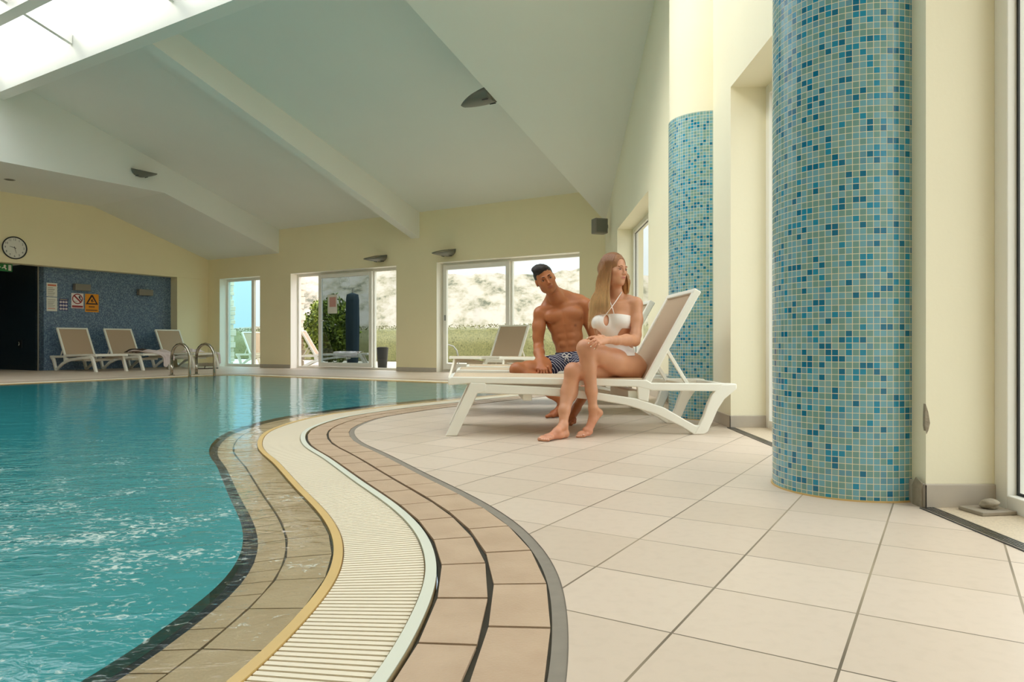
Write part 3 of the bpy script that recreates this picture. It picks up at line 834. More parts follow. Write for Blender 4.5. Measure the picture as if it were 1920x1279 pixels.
def leaves(mb, pts, size, rg):
    for p in pts:
        d = Vector((rg.uniform(-1, 1), rg.uniform(-1, 1), rg.uniform(-0.6, 1))).normalized()
        u = d.orthogonal().normalized(); u = (Matrix.Rotation(rg.uniform(0, 6.28), 3, d) @ u); v = d.cross(u)
        s = size * rg.uniform(0.7, 1.3)
        p = Vector(p)
        mb.add([p - u * s, p + v * s * 0.45, p + u * s, p - v * s * 0.45], [(0, 1, 2, 3)])
def hedge(name, label, s0, s1, t, h, depth, n):
    o = thing(name, label, 'hedge', R((s0 + s1) / 2, t, -0.02)); loc = o.location.copy()
    ns, nz = 120, 8; rg = np.random.RandomState(5)
    vs = []; fs = []
    prof = [(-depth / 2, 0), (-depth / 2, h * .5), (-depth / 2 * .9, h * .93), (0, h), (depth / 2 * .9, h * .93), (depth / 2, h * .5), (depth / 2, 0)]
    for i in range(ns + 1):
        s = s0 + (s1 - s0) * i / ns
        for (q, z) in prof:
            j = rg.uniform(-0.05, 0.05, 3); vs.append(R(s + j[0], t + q + j[1], (z + j[2] * (z > 0))) - loc)
    m = len(prof)
    for i in range(ns):
        for k in range(m - 1): fs.append((i * m + k, (i + 1) * m + k, (i + 1) * m + k + 1, i * m + k + 1))
    recalc(link('hedge_body', vs, fs, M['hedge'], o, smooth=True))
    mb = MB(); rr_ = random.Random(3); pts = []
    for i in range(n):
        s = rr_.uniform(s0, s1)
        if rr_.random() < 0.12: q, z = depth / 2 + rr_.uniform(-.04, .06), rr_.uniform(0, h)
        else: q, z = rr_.uniform(-depth / 2, depth / 2), h + rr_.uniform(-0.05, 0.10)
        pts.append(R(s, t + q, z) - loc)
    leaves(mb, pts, 0.035, rr_)
    lf = mb.build('foliage', M['hedge'], o); lf['kind'] = 'stuff'
    return o
hedge('clipped_hedge', 'long clipped yellow-green hedge beyond the terrace behind the windows', -5.5, 27.0, -7.5, 1.15, 0.9, 5000)
bush = thing('leafy_bush', 'bright green sunlit bush in the open gap of the sliding door', 'bush', at(618, 645, 20.6) * 1.0)
bush.location.z = -0.02
mb = MB(); rb = random.Random(8); pts = []
for i in range(5200):
    d = Vector((rb.gauss(0, 1), rb.gauss(0, 1), rb.gauss(0, 1))).normalized() * rb.uniform(0.55, 1.0)
    lump = 1 + 0.12 * math.sin(d.x * 7) * math.cos(d.z * 6)
    pts.append((d.x * 0.85 * lump, d.y * 0.7 * lump, 1.02 + d.z * 1.0 * lump))
leaves(mb, pts, 0.065, rb)
lf = mb.build('foliage', M['leaf'], bush); lf['kind'] = 'stuff'
mb = MB()
for a in range(5): mb.tube([(0, 0, 0), (0.12 * math.cos(a * 1.3), 0.12 * math.sin(a * 1.3), 0.5), (0.45 * math.cos(a * 1.3), 0.4 * math.sin(a * 1.3), 1.2)], [0.03, 0.022, 0.01], 6)
mb.build('stem', M['rock'], bush)
# rubble stone at the outer jambs
def back_s(px, o):
    k = (px - 960) / F_PX; cx, cy = CX + NX * o, CY + NY * o; return (k * cy - cx) / (UX - k * UY)
for i, (sa, sb) in enumerate(((back_s(571, -0.75), back_s(571, -0.75) + 0.6), (back_s(439.5, -0.75), back_s(439.5, -0.75) + 0.7))):
    mb = MB(); rs = random.Random(i)
    z = 0.0
    while z < 3.0:
        hgt = rs.uniform(0.10, 0.19); e = rs.uniform(-0.05, 0.04)
        mb.box(R, (sa + e, -0.75 + rs.uniform(-.03, .03), z), (sb, -0.345, z + hgt - 0.012)); z += hgt
    struct(recalc(mb.build('trim_%d' % (8 + i), M['stone_white'], bevel=0.012)))
# closed parasol, planter and the curved handrail on the terrace
p = at(661, 645, 19.4); p.z = -0.02
par = thing('closed_parasol', 'folded dark blue parasol standing on the terrace behind the sliding door', 'parasol', p)
mb = MB(); mb.tube([(0, 0, 0), (0, 0, 2.15)], 0.022, 10); mb.build('pole', M['steel'], par)
mb = MB(); seg = 20; vs = []
zs = [(0.10, 0.13), (0.45, 0.155), (1.2, 0.165), (1.85, 0.155), (1.97, 0.14), (2.02, 0.02)]
for z, r in zs:
    for k in range(seg):
        a = 2 * math.pi * k / seg; q = r * (1 + 0.16 * (-1) ** k); vs.append((q * math.cos(a), q * math.sin(a), z))
mb.add(vs, [(j * seg + k, j * seg + (k + 1) % seg, (j + 1) * seg + (k + 1) % seg, (j + 1) * seg + k) for j in range(len(zs) - 1) for k in range(seg)])
mb.build('canopy', M['parasol_blue'], par, smooth=True)
mb = MB(); mb.box(W3, (-0.25, -0.25, 0), (0.25, 0.25, 0.07)); recalc(mb.build('base', M['rock'], par, bevel=0.01))
p = at(717, 645, 17.9); p.z = -0.02
pot = thing('dark_planter', 'dark tapered planter on the terrace behind the right pane of the sliding door', 'planter', p)
mb = MB(); mb.tube([(0, 0, 0), (0, 0, 0.02), (0, 0, 0.50), (0, 0, 0.53)], [0.10, 0.115, 0.15, 0.16], 20); smooth_angle(mb.build('pot', M['black_plastic'], pot))
mb = MB(); mb.tube([(0, 0, 0.525), (0, 0, 0.545)], [0.13, 0.11], 16); mb.build('soil', M['dark_joint'], pot)
p = at(850, 645, 17.2); p.z = -0.02
hr = thing('curved_handrail', 'dark curved handrail on the terrace behind the left pane of the big window', 'handrail', p)
mb = MB(); mb.tube([(-0.25, 0, 0.0), (-0.25, 0, 0.45), (-0.22, 0, 0.54), (-0.12, 0, 0.60), (0.0, 0, 0.56), (0.08, 0, 0.46), (0.12, 0, 0.3), (0.13, 0, 0.0)], 0.018, 10)
mb.build('rail', M['steel'], hr, smooth=True)
for x in (-0.25, 0.13):
    mb = MB(); mb.tube([(x, 0, 0), (x, 0, 0.01)], 0.05, 14); mb.build('base_plate', M['steel'], hr)

# ================================================================== SUN LOUNGERS
LW = 0.70
def lounger(name, label, loc, rz, group, back_up=True, sling=None):
    """x runs from the foot (0) to the head (1.97), y across (0..0.7)"""
    c = thing(name, label, 'sun lounger', loc, rz, group)
    rail = [(0.055, 0.330), (0.055, 0.372), (0.075, 0.386), (0.785, 0.376), (1.36, 0.362), (1.395, 0.342), (1.93, 0.338), (1.962, 0.334), (1.967, 0.31), (1.955, 0.292), (1.86, 0.284), (1.40, 0.292), (1.30, 0.316), (0.785, 0.332), (0.20, 0.345)]
    leg = [(0.20, 0.350), (0.172, 0.286), (0.036, 0.0), (0.112, 0.0), (0.243, 0.275), (0.30, 0.29), (0.30, 0.345)]
    arc = [(0.21, 0.345), (0.785, 0.312), (1.039, 0.279), (1.301, 0.238), (1.482, 0.178), (1.623, 0.096), (1.693, 0.058), (1.722, 0.062), (1.77, 0.018), (1.742, 0.0), (1.676, 0.0),
           (1.599, 0.050), (1.424, 0.136), (1.225, 0.196), (1.039, 0.229), (0.774, 0.255), (0.624, 0.265), (0.241, 0.278)]
    rear = [(1.676, 0.0), (1.746, 0.0), (1.772, 0.019), (1.803, 0.083), (1.838, 0.164), (1.884, 0.233), (1.943, 0.282), (1.967, 0.30), (1.967, 0.335), (1.86, 0.330), (1.80, 0.262), (1.772, 0.20), (1.745, 0.12), (1.715, 0.06)]
    conn = [(1.298, 0.33), (1.385, 0.31), (1.374, 0.215), (1.306, 0.233)]
    for y0 in (0.0, LW - 0.045):
        mb = MB()
        mb.prism(rail, W3, y0, y0 + 0.045); mb.prism(leg, W3, y0 - 0.002, y0 + 0.05); mb.prism(arc, W3, y0 + 0.003, y0 + 0.042)
        mb.prism(rear, W3, y0 - 0.002, y0 + 0.047); mb.prism(conn, W3, y0 + 0.002, y0 + 0.043)
        recalc(mb.build('side_frame', M['white_plastic'], c, bevel=0.007))
    for x0, x1, z0, z1, nm in ((0.056, 0.10, 0.336, 0.383, 'end_rail'), (1.245, 1.335, 0.215, 0.29, 'crossbar'), (1.90, 1.955, 0.295, 0.33, 'end_rail'), (0.545, 0.605, 0.225, 0.275, 'crossbar')):
        mb = MB(); mb.box(W3, (x0, 0.04, z0), (x1, LW - 0.04, z1)); recalc(mb.build(nm, M['white_plastic'], c, bevel=0.006))
    # seat sling with two seams and slightly sagging middle
    vs, fs = [], []; nx, ny = 26, 10
    for i in range(nx + 1):
        for j in range(ny + 1):
            x = 0.085 + (1.345 - 0.085) * i / nx; y = 0.035 + (LW - 0.07) * j / ny
            sag = -0.010 * math.sin(math.pi * j / ny) * math.sin(math.pi * i / nx)
            vs.append((x, y, 0.3875 - 0.0175 * i / nx + sag + (0.002 if i in (8, 17) else 0)))
    for i in range(nx):
        for j in range(ny): a = i * (ny + 1) + j; fs.append((a, a + ny + 1, a + ny + 2, a + 1))
    o = link('seat_sling', vs, fs, M['sling_seat'], c, smooth=True)
    so = o.modifiers.new('thick', 'SOLIDIFY'); so.thickness = 0.006
    # backrest
    ang = math.atan2(0.945 - 0.355, 1.70 - 1.37) if back_up else 0.0
    ca, sa = math.cos(ang), math.sin(ang); Lb = 0.675 if back_up else 0.56
    hx, hz = (1.372, 0.350) if back_up else (1.375, 0.352)
    fb = lambda p, q, r: Vector((hx + ca * p - sa * r, q, hz + sa * p + ca * r))
    fb2 = lambda p, q, r: fb(p, q, r)
    mb = MB()
    for y0 in (0.012, LW - 0.052): mb.box(fb, (-0.02, y0, -0.022), (Lb, y0 + 0.04, 0.026))
    mb.box(fb, (Lb - 0.012, 0.012, -0.024), (Lb + 0.022, LW - 0.012, 0.028))
    mb.box(fb, (-0.02, 0.05, -0.018), (0.015, LW - 0.05, 0.014))
    recalc(mb.build('backrest_frame', M['white_plastic'], c, bevel=0.007))
    mb = MB(); mb.box(fb, (0.01, 0.045, 0.006), (Lb - 0.008, LW - 0.045, 0.012)); recalc(mb.build('backrest_sling', M['sling'], c))
    if back_up:
        for y0 in (0.075, LW - 0.10):
            mb = MB(); a = Vector((1.515, y0, 0.565)); b = Vector((1.665, y0, 0.318))
            d = (b - a).normalized(); w = Vector((d.z, 0, -d.x)) * 0.012
            vs = [p + s * w + Vector((0, e, 0)) for p in (a, b) for s in (-1, 1) for e in (0, 0.024)]
            mb.add(vs, [(0, 1, 3, 2), (4, 6, 7, 5), (0, 4, 5, 1), (2, 3, 7, 6), (0, 2, 6, 4), (1, 5, 7, 3)])
            recalc(mb.build('support_strut', M['white_plastic'], c, bevel=0.003))
        mb = MB(); mb.tube([(1.665, 0.05, 0.322), (1.665, LW - 0.05, 0.322)], 0.010, 8); mb.build('support_bar', M['white_plastic'], c)
    return c
G1 = 'white loungers in a row on the tiled deck'
near = lounger('sun_lounger', 'front white lounger with raised beige back that the woman in white sits on', (-0.47, 4.61, 0), math.radians(3.0), G1)
dup(near, (-0.52, 5.88, 0), math.radians(3.0), 'second white lounger, raised back, on which the man in striped shorts sits', G1)
flat = lounger('sun_lounger', 'third white lounger with its back lowered, just behind the one the man sits on', (-0.50, 6.85, 0), math.radians(3.0), G1, back_up=False)
G2 = 'loungers along the slate blue mosaic wall'
for t, lb in ((3.52, 'leftmost lounger before the blue mosaic wall, empty, under the yellow warning sign'), (2.48, 'middle lounger before the blue mosaic wall with a white towel hanging from its foot'), (1.20, 'lounger by the blue wall nearest the corner, behind the pool ladder')):
    # foot towards the pool, head at the wall
    p = R(9.98, t - LW / 2, 0)
    dup(near, p, math.atan2(UY, UX), lb, G2)
G3 = 'loungers by the big window'
pa = at(838, 645, 12.5) - Vector((UX, UY, 0)) * 0.70; 
dup(near, (pa.x, pa.y, 0), math.atan2(-NY, -NX), 'empty lounger with raised taupe back standing before the big window', G3)
pb = at(932, 645, 11.95) - Vector((UX, UY, 0)) * 0.70
dup(flat, (pb.x, pb.y, 0), math.atan2(-NY, -NX), 'white lounger with lowered back beside the one with raised back at the big window', G3)
# two on the terrace
p = at(697, 645, 18.75); dup(near, (p.x, p.y, -0.02), math.pi + 0.12, 'sunlit lounger out on the terrace in the gap of the sliding door', 'loungers on the terrace')
p = R(back_s(478, -1.6) - 1.55, -1.95); dup(near, (p.x, p.y, -0.02), math.atan2(UY, UX), 'lounger out on the terrace behind the narrow left window', 'loungers on the terrace')

# ------------------------------------------------------------------ towels
def cloth(name, label, fr, nx, ny, hfun, mat, thick=0.012, group=None, cat='towel'):
    vs, fs = [], []
    for i in range(nx + 1):
        for j in range(ny + 1): vs.append(fr(*hfun(i / nx, j / ny)))
    for i in range(nx):
        for j in range(ny): a = i * (ny + 1) + j; fs.append((a, a + ny + 1, a + ny + 2, a + 1))
    o = link(name, vs, fs, mat, None, smooth=True)
    so = o.modifiers.new('thick', 'SOLIDIFY'); so.thickness = thick; so.offset = 1
    o.modifiers.new('sub', 'SUBSURF').levels = 1; o.modifiers['sub'].render_levels = 1
    return tag(o, label, cat, group)
M['towel'] = pmat('white_towel', (232, 218, 218), 0.95, var=0.05, vscale=12, bump=0.6, bscale=180)
M['bag'] = pmat('dark_brown_cloth', (58, 44, 38), 0.9, var=0.2, vscale=12)
def lf_frame(s0, t0):      # local x towards the wall, y towards the corner, z up from a lounger foot
    return lambda x, y, z: R(s0 + x, t0 - y, z)
rnd = np.random.RandomState(2)
fr2 = lf_frame(9.98, 2.48 + LW / 2)
def drape(u, v):
    # u across the foot end (right half), v from the seat over the foot and down
    y = 0.06 + 0.66 * u + 0.015 * math.sin(9 * v) + 0.40 * (1 - u) * min(1, max(0, (v - 0.45) / 0.25))
    L = v * 1.25
    if L < 0.75: x, z = 0.80 - L, 0.405 + 0.040 * math.sin(math.pi * min(1, L / 0.74)) ** 0.7 + 0.022 * math.sin(13 * u + 6 * v) + 0.014 * math.sin(31 * u - 9 * v)
    else:
        d = L - 0.75; x, z = 0.015 - 0.012 * math.sin(18 * u + 3) * min(1, d * 8) - 0.01 * d, 0.392 - d * (0.50 + 0.16 * math.sin(5 * u + 0.4))
        z = max(z, 0.05)
    return x, y, z
cloth('towel', 'crumpled white towel draped over the foot of the middle lounger at the blue wall', fr2, 30, 18, drape, M['towel'])
def pile(u, v):
    y = 0.10 + 0.35 * u; x = 0.30 + 0.45 * v
    e = min(u, 1 - u, v, 1 - v) * 5; e = min(1, e)
    return x, y, 0.396 + 0.075 * e * (0.75 + 0.35 * math.sin(11 * u + 2) * math.cos(9 * v))
cloth('towel', 'white towel bundled on the seat of the lounger behind the pool ladder', lf_frame(9.98, 1.20 + LW / 2), 20, 20, pile, M['towel'])
def strip(u, v):
    y = 0.60 + 0.06 * u; L = v * 0.55
    return (0.30 - L, y, 0.402 + 0.008 * math.sin(9 * v)) if L < 0.29 else (0.0 - 0.03, y + 0.01 * math.sin(8 * v), 0.398 - (L - 0.27))
cloth('towel', 'narrow end of a white towel hanging from the lounger behind the pool ladder', lf_frame(9.98, 1.20 + LW / 2), 4, 16, strip, M['towel'])
def bagf(u, v):
    e = min(1, min(u, 1 - u, v, 1 - v) * 5)
    return 0.72 + 0.36 * v, 0.14 + 0.5 * u, 0.394 + 0.085 * e
cloth('bag', 'dark brown folded cloth bag lying behind the towel on the middle lounger', fr2, 12, 12, bagf, M['bag'], cat='bag')
def flop(u, v):
    return 0.0 + 0.25 * u, 0.25 * v - 0.1, 0.006 + 0.02 * math.sin(math.pi * u) * math.sin(math.pi * v)
for k, (ds, lb) in enumerate(((0.06, 'left slipper of the brown pair on the floor behind the pool ladder'), (0.32, 'right slipper of the brown pair on the floor behind the pool ladder'))):
    sl = thing('slipper', lb, 'slipper', R(9.8, 1.55 - ds, 0), 0.4 + k * 0.3, 'brown slippers')
    ol = [(0.12 * math.cos(a) * (1 + 0.12 * math.cos(a)), 0.045 * math.sin(a)) for a in np.linspace(0, 2 * math.pi, 18, endpoint=False)]
    mb = MB(); mb.prism(ol, lambda p, q, r: Vector((p, r, q)), 0.0, 0.022); recalc(mb.build('sole', M['rust'] if 'rust' in M else M['bag'], sl))
    mb = MB(); mb.tube([(0.04, -0.045, 0.015), (0.045, -0.03, 0.05), (0.05, 0, 0.062), (0.045, 0.03, 0.05), (0.04, 0.045, 0.015)], 0.012, 6); mb.build('strap', M['bag'], sl)
def towel_out(u, v):
    return -0.02 + 0.62 * u, -0.30 + 0.6 * v, 0.385 + 0.02 * math.sin(14 * u) * math.sin(9 * v) - (0.12 if v < 0.05 else 0)
pt = at(650, 645, 18.55)
cloth('towel', 'white towel spread on the terrace lounger behind the sliding door', lambda x, y, z: Vector((pt.x + x - 0.2, pt.y - 0.28 + y, z)), 16, 12, towel_out, M['towel'])

# ------------------------------------------------------------------ pool ladder
lad = thing('pool_ladder', 'chrome pool ladder of two arched handrails at the left far edge of the pool', 'pool ladder', R(6.9, 3.72, 0))
loc = lad.location.copy()
for t in (3.98, 3.46):
    pts = [R(7.17, t, 0), R(7.17, t, 0.34)]
    for k in range(9):
        a = math.pi * k / 8; pts.append(R(6.89 + 0.28 * math.cos(a), t, 0.34 + 0.26 * math.sin(a)))
    pts += [R(6.61, t, 0.2), R(6.61, t, -0.9)]
    mb = MB(); mb.tube([p - loc for p in pts], 0.028, 14); hrl = mb.build('handrail', M['chrome'], lad, smooth=True)
    mb = MB(); mb.tube([R(7.17, t, 0.0) - loc, R(7.17, t, 0.014) - loc], 0.055, 18); mb.build('escutcheon', M['chrome'], lad)
for z in (-0.25, -0.5, -0.75):
    mb = MB(); mb.box(lambda a, b, c: R(a, b, c) - loc, (6.58, 3.46, z), (6.66, 3.98, z + 0.03)); recalc(mb.build('step', M['chrome'], lad))

# ------------------------------------------------------------------ wall lamps
def sconce(label, org, out, right, group):
    """a boat shaped up-light: out = away from the wall, right = along the wall"""
    c = thing('wall_lamp', label, 'wall lamp', org, 0, group)
    o, r, z = Vector(out).normalized(), Vector(right).normalized(), Vector((0, 0, 1))
    n = 14; top, bot = [], []
    vs, fs = [], []
    m = 13
    for i in range(n + 1):
        p = i / n; w = 0.185 * (1 - p ** 2.6) + 0.05 * p; dep = 0.115 * (1 - p) ** 0.65 + 0.012
        for j in range(m):
            a = math.pi * j / (m - 1)
            vs.append(o * (0.01 + 0.52 * p) + r * (w * math.cos(a)) - z * ((0.14 * (1 - p) ** 0.9 + 0.012) * math.sin(a) ** 0.75) + z * (0.065 - 0.13 * p))
    for i in range(n):
        for j in range(m - 1): a = i * m + j; fs.append((a, a + 1, a + m + 1, a + m))
    fs.append(tuple(range(m))); fs.append(tuple(range(n * m, (n + 1) * m))[::-1])
    ob = recalc(link('shade', vs, fs, M['lamp_grey'], c)); smooth_angle(ob, 50)
    so = ob.modifiers.new('thick', 'SOLIDIFY'); so.thickness = 0.004
    vs, fs = [], []
    for i in range(n + 1):
        p = i / n; w = 0.178 * (1 - p ** 2.6) + 0.045 * p
        vs += [o * (0.012 + 0.513 * p) + r * w + z * (0.055 - 0.13 * p), o * (0.012 + 0.513 * p) - r * w + z * (0.055 - 0.13 * p)]
    for i in range(n): fs.append((2 * i, 2 * i + 1, 2 * i + 3, 2 * i + 2))
    link('lens', vs, fs, M['lamp_glass'], c)
    mb = MB()
    for k in (-1, 1):
        a = [o * x + r * (k * 0.10 + y) - z * (0.072 if x > 0.1 else 0.074) for x, y in ((0.03, 0), (0.13, 0), (0.13, 0.008), (0.03, 0.008))]
        mb.add([p for p in a] + [p - z * 0.012 for p in a], [(0, 1, 2, 3), (7, 6, 5, 4), (0, 4, 5, 1), (1, 5, 6, 2), (2, 6, 7, 3), (3, 7, 4, 0)])
        recalc(mb.build('vent_slot', M['gasket'], c)); mb = MB()
    mb = MB(); mb.tube([o * 0.0, o * 0.012], 0.07, 16); mb.build('wall_plate', M['lamp_grey'], c)
    return c
no_, uo_ = Vector((NX, NY, 0)), Vector((UX, UY, 0))
GL = 'boat shaped up-lights'
def on_back(px, z): 
    k = (px - 960) / F_PX; s = (k * CY - CX) / (UX - k * UY); return R(s, 0, z)
sconce('dark grey up-light on the back wall above the sliding door', on_back(715, 0) + Vector((0, 0, 2.53)), no_, uo_, GL)
sconce('dark grey up-light on the back wall above the left edge of the big window', on_back(842, 0) + Vector((0, 0, 2.53)), no_, uo_, GL)
k = (262 - 960) / F_PX; tt = None
# on the right hand face of the left bulkhead: s = 8.88
t_ = ((k * (CY + UY * 8.88)) - (CX + UX * 8.88)) / (NX - k * NY)
sconce('dark grey up-light on the side of the left ceiling bulkhead', R(8.88, t_, 0) + Vector((0, 0, 4.14)), -uo_, no_, GL)
sconce('dark grey up-light hung at the edge of the sloping ceiling above the couple', R(0.0, 3.78, 0) + Vector((0, 0, 4.07)), uo_, no_, GL)

# box lights, speaker, downlight
for px0, px1, z, lb in ((142, 171, 1.925, 'left grey box light on the blue mosaic wall above the warning signs'), (262, 288, 1.90, 'right grey box light alone on the blue mosaic wall')):
    def s12(px):
        k = (px - 960) / F_PX; return ((k * (CY + UY * 11.86)) - (CX + UX * 11.86)) / (NX - k * NY)
    ta, tb = s12(px0), s12(px1)
    b = thing('box_light', lb, 'wall light', R(12.0, (ta + tb) / 2, z), 0, 'grey box lights')
    loc = b.location.copy(); hw = abs(ta - tb) / 2
    fr = lambda a, q, c: R(12.0 - q, (ta + tb) / 2 + a, z + c) - loc
    mb = MB(); mb.box(fr, (-hw, 0.0, -0.075), (hw, 0.13, 0.075)); recalc(mb.build('housing', M['box_grey'], b, bevel=0.006))
    mb = MB(); mb.box(fr, (-hw + 0.015, 0.02, 0.070), (hw - 0.015, 0.115, 0.078)); recalc(mb.build('diffuser', M['lamp_glass'], b))
sp = thing('loudspeaker', 'small grey cube loudspeaker high in the right rear corner', 'loudspeaker', RW(12.0, -0.02, 2.62), math.radians(18))
mb = MB(); mb.prism([(-0.12, -0.13), (0.12, -0.13), (0.12, 0.13), (-0.12, 0.13)], lambda p, q, r: Vector((p, q, r)), -0.09, 0.09)
sp.location = RW(12.3, -0.19, 2.64)
recalc(mb.build('cabinet', M['box_grey'], sp, bevel=0.015))
mb = MB(); mb.prism([(-0.10, -0.11), (0.10, -0.11), (0.10, 0.11), (-0.10, 0.11)], lambda p, q, r: Vector((p, q, r)), -0.098, -0.090); recalc(mb.build('grille', M['lamp_grey'], sp, bevel=0.004))
mb = MB(); mb.box(W3, (0.10, -0.03, -0.03), (0.15, 0.03, 0.03)); recalc(mb.build('bracket', M['lamp_grey'], sp))
k = (18 - 960) / F_PX; Yd = (3.83 - 0.6) * F_PX / (645 - 337); pd = Vector((k * Yd, Yd, 3.83))
dl = thing('downlight', 'small round downlight in the left ceiling bulkhead above the clock', 'ceiling light', pd)
mb = MB(); mb.tube([(0, 0, -0.004), (0, 0, 0.002)], 0.095, 24); smooth_angle(mb.build('trim_ring', M['steel'], dl))
mb = MB(); mb.tube([(0, 0, -0.008), (0, 0, -0.003)], 0.07, 24); mb.build('lens', M['lamp_grey'], dl)

# ------------------------------------------------------------------ clock
def left_pt(px, s=SL):
    k = (px - 960) / F_PX; t = ((k * (CY + UY * s)) - (CX + UX * s)) / (NX - k * NY); return t
tc_ = left_pt(25.5); pc = R(SL - 0.02, tc_, 0); pc.z = 0.6 + (645 - 465) * pc.y / F_PX
clk = thing('wall_clock', 'round white wall clock with dark rim on the yellow wall', 'clock', pc)
loc = pc.copy(); RC = 0.232
# face looks along -u; the viewer's right is towards smaller t
rgt = Vector((-NX, -NY, 0)); outw = Vector((-UX, -UY, 0)); upw = Vector((0, 0, 1))
cf = lambda x, y, q: rgt * x + upw * y + outw * q
mb = MB(); rr_ = [cf(RC * math.cos(a), RC * math.sin(a), 0.03) for a in np.linspace(0, 2 * math.pi, 49)]
mb.tube(rr_, 0.013, 8, cap=False); mb.build('rim', M['black_plastic'], clk, smooth=True)
mb = MB(); n = 48; vs = [cf(RC * math.cos(2 * math.pi * i / n), RC * math.sin(2 * math.pi * i / n), q) for q in (0.0, 0.024) for i in range(n)]
mb.add(vs, [tuple(range(n, 2 * n)), tuple(range(n))[::-1]] + [(i, (i + 1) % n, (i + 1) % n + n, i + n) for i in range(n)]); recalc(mb.build('dial', M['white_paper'], clk))
rot = Matrix((rgt, upw, outw)).transposed().to_4x4()
def text(parent, s, size, pos, mat, name='numeral', R_=rot):
    cu = bpy.data.curves.new(name, 'FONT'); cu.body = s; cu.size = size; cu.align_x = 'CENTER'; cu.align_y = 'CENTER'; cu.extrude = 0.0006
    cu.materials.append(mat)
    o = bpy.data.objects.new(name, cu); COL.objects.link(o); o.parent = parent
    me = bpy.data.meshes.new_from_object(o); bpy.data.objects.remove(o)
    o = bpy.data.objects.new(name, me); COL.objects.link(o); o.parent = parent
    m = R_.copy(); m.translation = pos; o.matrix_local = m
    return o
for h_ in range(1, 13):
    a = math.pi / 2 - h_ * math.pi / 6
    text(clk, str(h_), 0.062, cf(0.178 * math.cos(a), 0.178 * math.sin(a), 0.0252), M['black_plastic'])
def hand(ang_deg, L, w, q):
    a = math.radians(90 - ang_deg); d = (math.cos(a), math.sin(a)); pn = (-d[1], d[0])
    P = [(-0.03 * d[0] + w * pn[0], -0.03 * d[1] + w * pn[1]), (-0.03 * d[0] - w * pn[0], -0.03 * d[1] - w * pn[1]), (L * d[0] - w * .5 * pn[0], L * d[1] - w * .5 * pn[1]), (L * d[0] + w * .5 * pn[0], L * d[1] + w * .5 * pn[1])]
    mb = MB(); mb.add([cf(x, y, q) for x, y in P] + [cf(x, y, q + 0.002) for x, y in P], [(3, 2, 1, 0), (4, 5, 6, 7), (0, 1, 5, 4), (1, 2, 6, 5), (2, 3, 7, 6), (3, 0, 4, 7)])
    recalc(mb.build('hand', M['black_plastic'], clk))
hand(285, 0.10, 0.006, 0.028); hand(165, 0.12, 0.005, 0.031)

# ------------------------------------------------------------------ signs on the mosaic wall
def sign_at(px0, px1, py0, py1, name, label, cat, s=12.0):
    t0, t1 = left_pt(px0, s), left_pt(px1, s); c = R(s, (t0 + t1) / 2, 0); Y = c.y
    z0, z1 = 0.6 + (645 - py1) * Y / F_PX, 0.6 + (645 - py0) * Y / F_PX
    c.z = (z0 + z1) / 2; c = c + outw * 0.002
    o = thing(name, label, cat, c); return o, abs(t0 - t1) / 2, (z1 - z0) / 2
def flat(parent, name, P, q, mat, th=0.0015):
    n = len(P); vs = [cf(x, y, q) for x, y in P] + [cf(x, y, q + th) for x, y in P]
    o = link(name, vs, [tuple(range(n)), tuple(range(2 * n - 1, n - 1, -1))] + [(i, (i + 1) % n, (i + 1) % n + n, i + n) for i in range(n)], mat, parent)
    return recalc(o)
def rect(x0, y0, x1, y1): return [(x0, y0), (x1, y0), (x1, y1), (x0, y1)]
def ringp(parent, name, r0, r1, cx, cy, q, mat, n=40, th=0.0015):
    vs = [cf(cx + r * math.cos(2 * math.pi * i / n), cy + r * math.sin(2 * math.pi * i / n), q + e) for e in (0, th) for r in (r0, r1) for i in range(n)]
    f = []
    for i in range(n):
        j = (i + 1) % n
        f += [(2 * n + i, 2 * n + j, 3 * n + j, 3 * n + i), (i + n, j + n, j + 3 * n, i + 3 * n), (i, i + 2 * n, j + 2 * n, j)]
    return recalc(link(name, vs, f, mat, parent))
M['sign_red'] = pmat('sign_red', (150, 30, 34), 0.5); M['sign_amber'] = pmat('sign_amber', (232, 150, 20), 0.5); M['sign_black'] = pmat('sign_black', (46, 22, 16), 0.5)
M['sign_text'] = pmat('printed_grey', (150, 140, 128), 0.6); M['sign_orange'] = pmat('printed_orange', (206, 110, 80), 0.6)
M['sign_navy'] = pmat('printed_navy', (60, 62, 110), 0.6); M['sign_white'] = pmat('sign_white', (240, 228, 226), 0.5)
M['exit_green'] = pmat('exit_green', (0, 120, 50), 0.4)
nt_, hw, hh = sign_at(87.2, 107.2, 530.7, 583.5, 'notice', 'tall white notice of two sheets with orange heading, leftmost on the blue wall', 'notice')
flat(nt_, 'sheet', rect(-hw, 0.01, hw, hh), 0.0, M['white_paper']); flat(nt_, 'sheet', rect(-hw, -hh, hw, -0.004), 0.0, M['white_paper'])
flat(nt_, 'heading', rect(-hw * .8, hh * .78, hw * .8, hh * .9), 0.0016, M['sign_orange'])
for k_, y in enumerate((.66, .56, .50, .40, .30, .22, .12, -.2, -.32, -.42, -.5, -.6, -.7)):
    flat(nt_, 'text_line', rect(-hw * .78, hh * y - .006, hw * (.2 + .5 * ((k_ * 37) % 10) / 10), hh * y + .004), 0.0016, M['sign_text'])
flat(nt_, 'text_line', rect(-hw * .78, -hh * .84, hw * .6, -hh * .80), 0.0016, M['sign_orange'])
pg, hw, hh = sign_at(110.5, 127.3, 560, 582.5, 'pictogram_sheet', 'small navy sheet with nine round white pictograms on the blue wall', 'notice')
flat(pg, 'sheet', rect(-hw, -hh, hw, hh), 0.0, M['sign_navy']); flat(pg, 'heading', rect(-hw * .8, hh * .74, hw * .8, hh * .9), 0.0016, M['sign_text'])
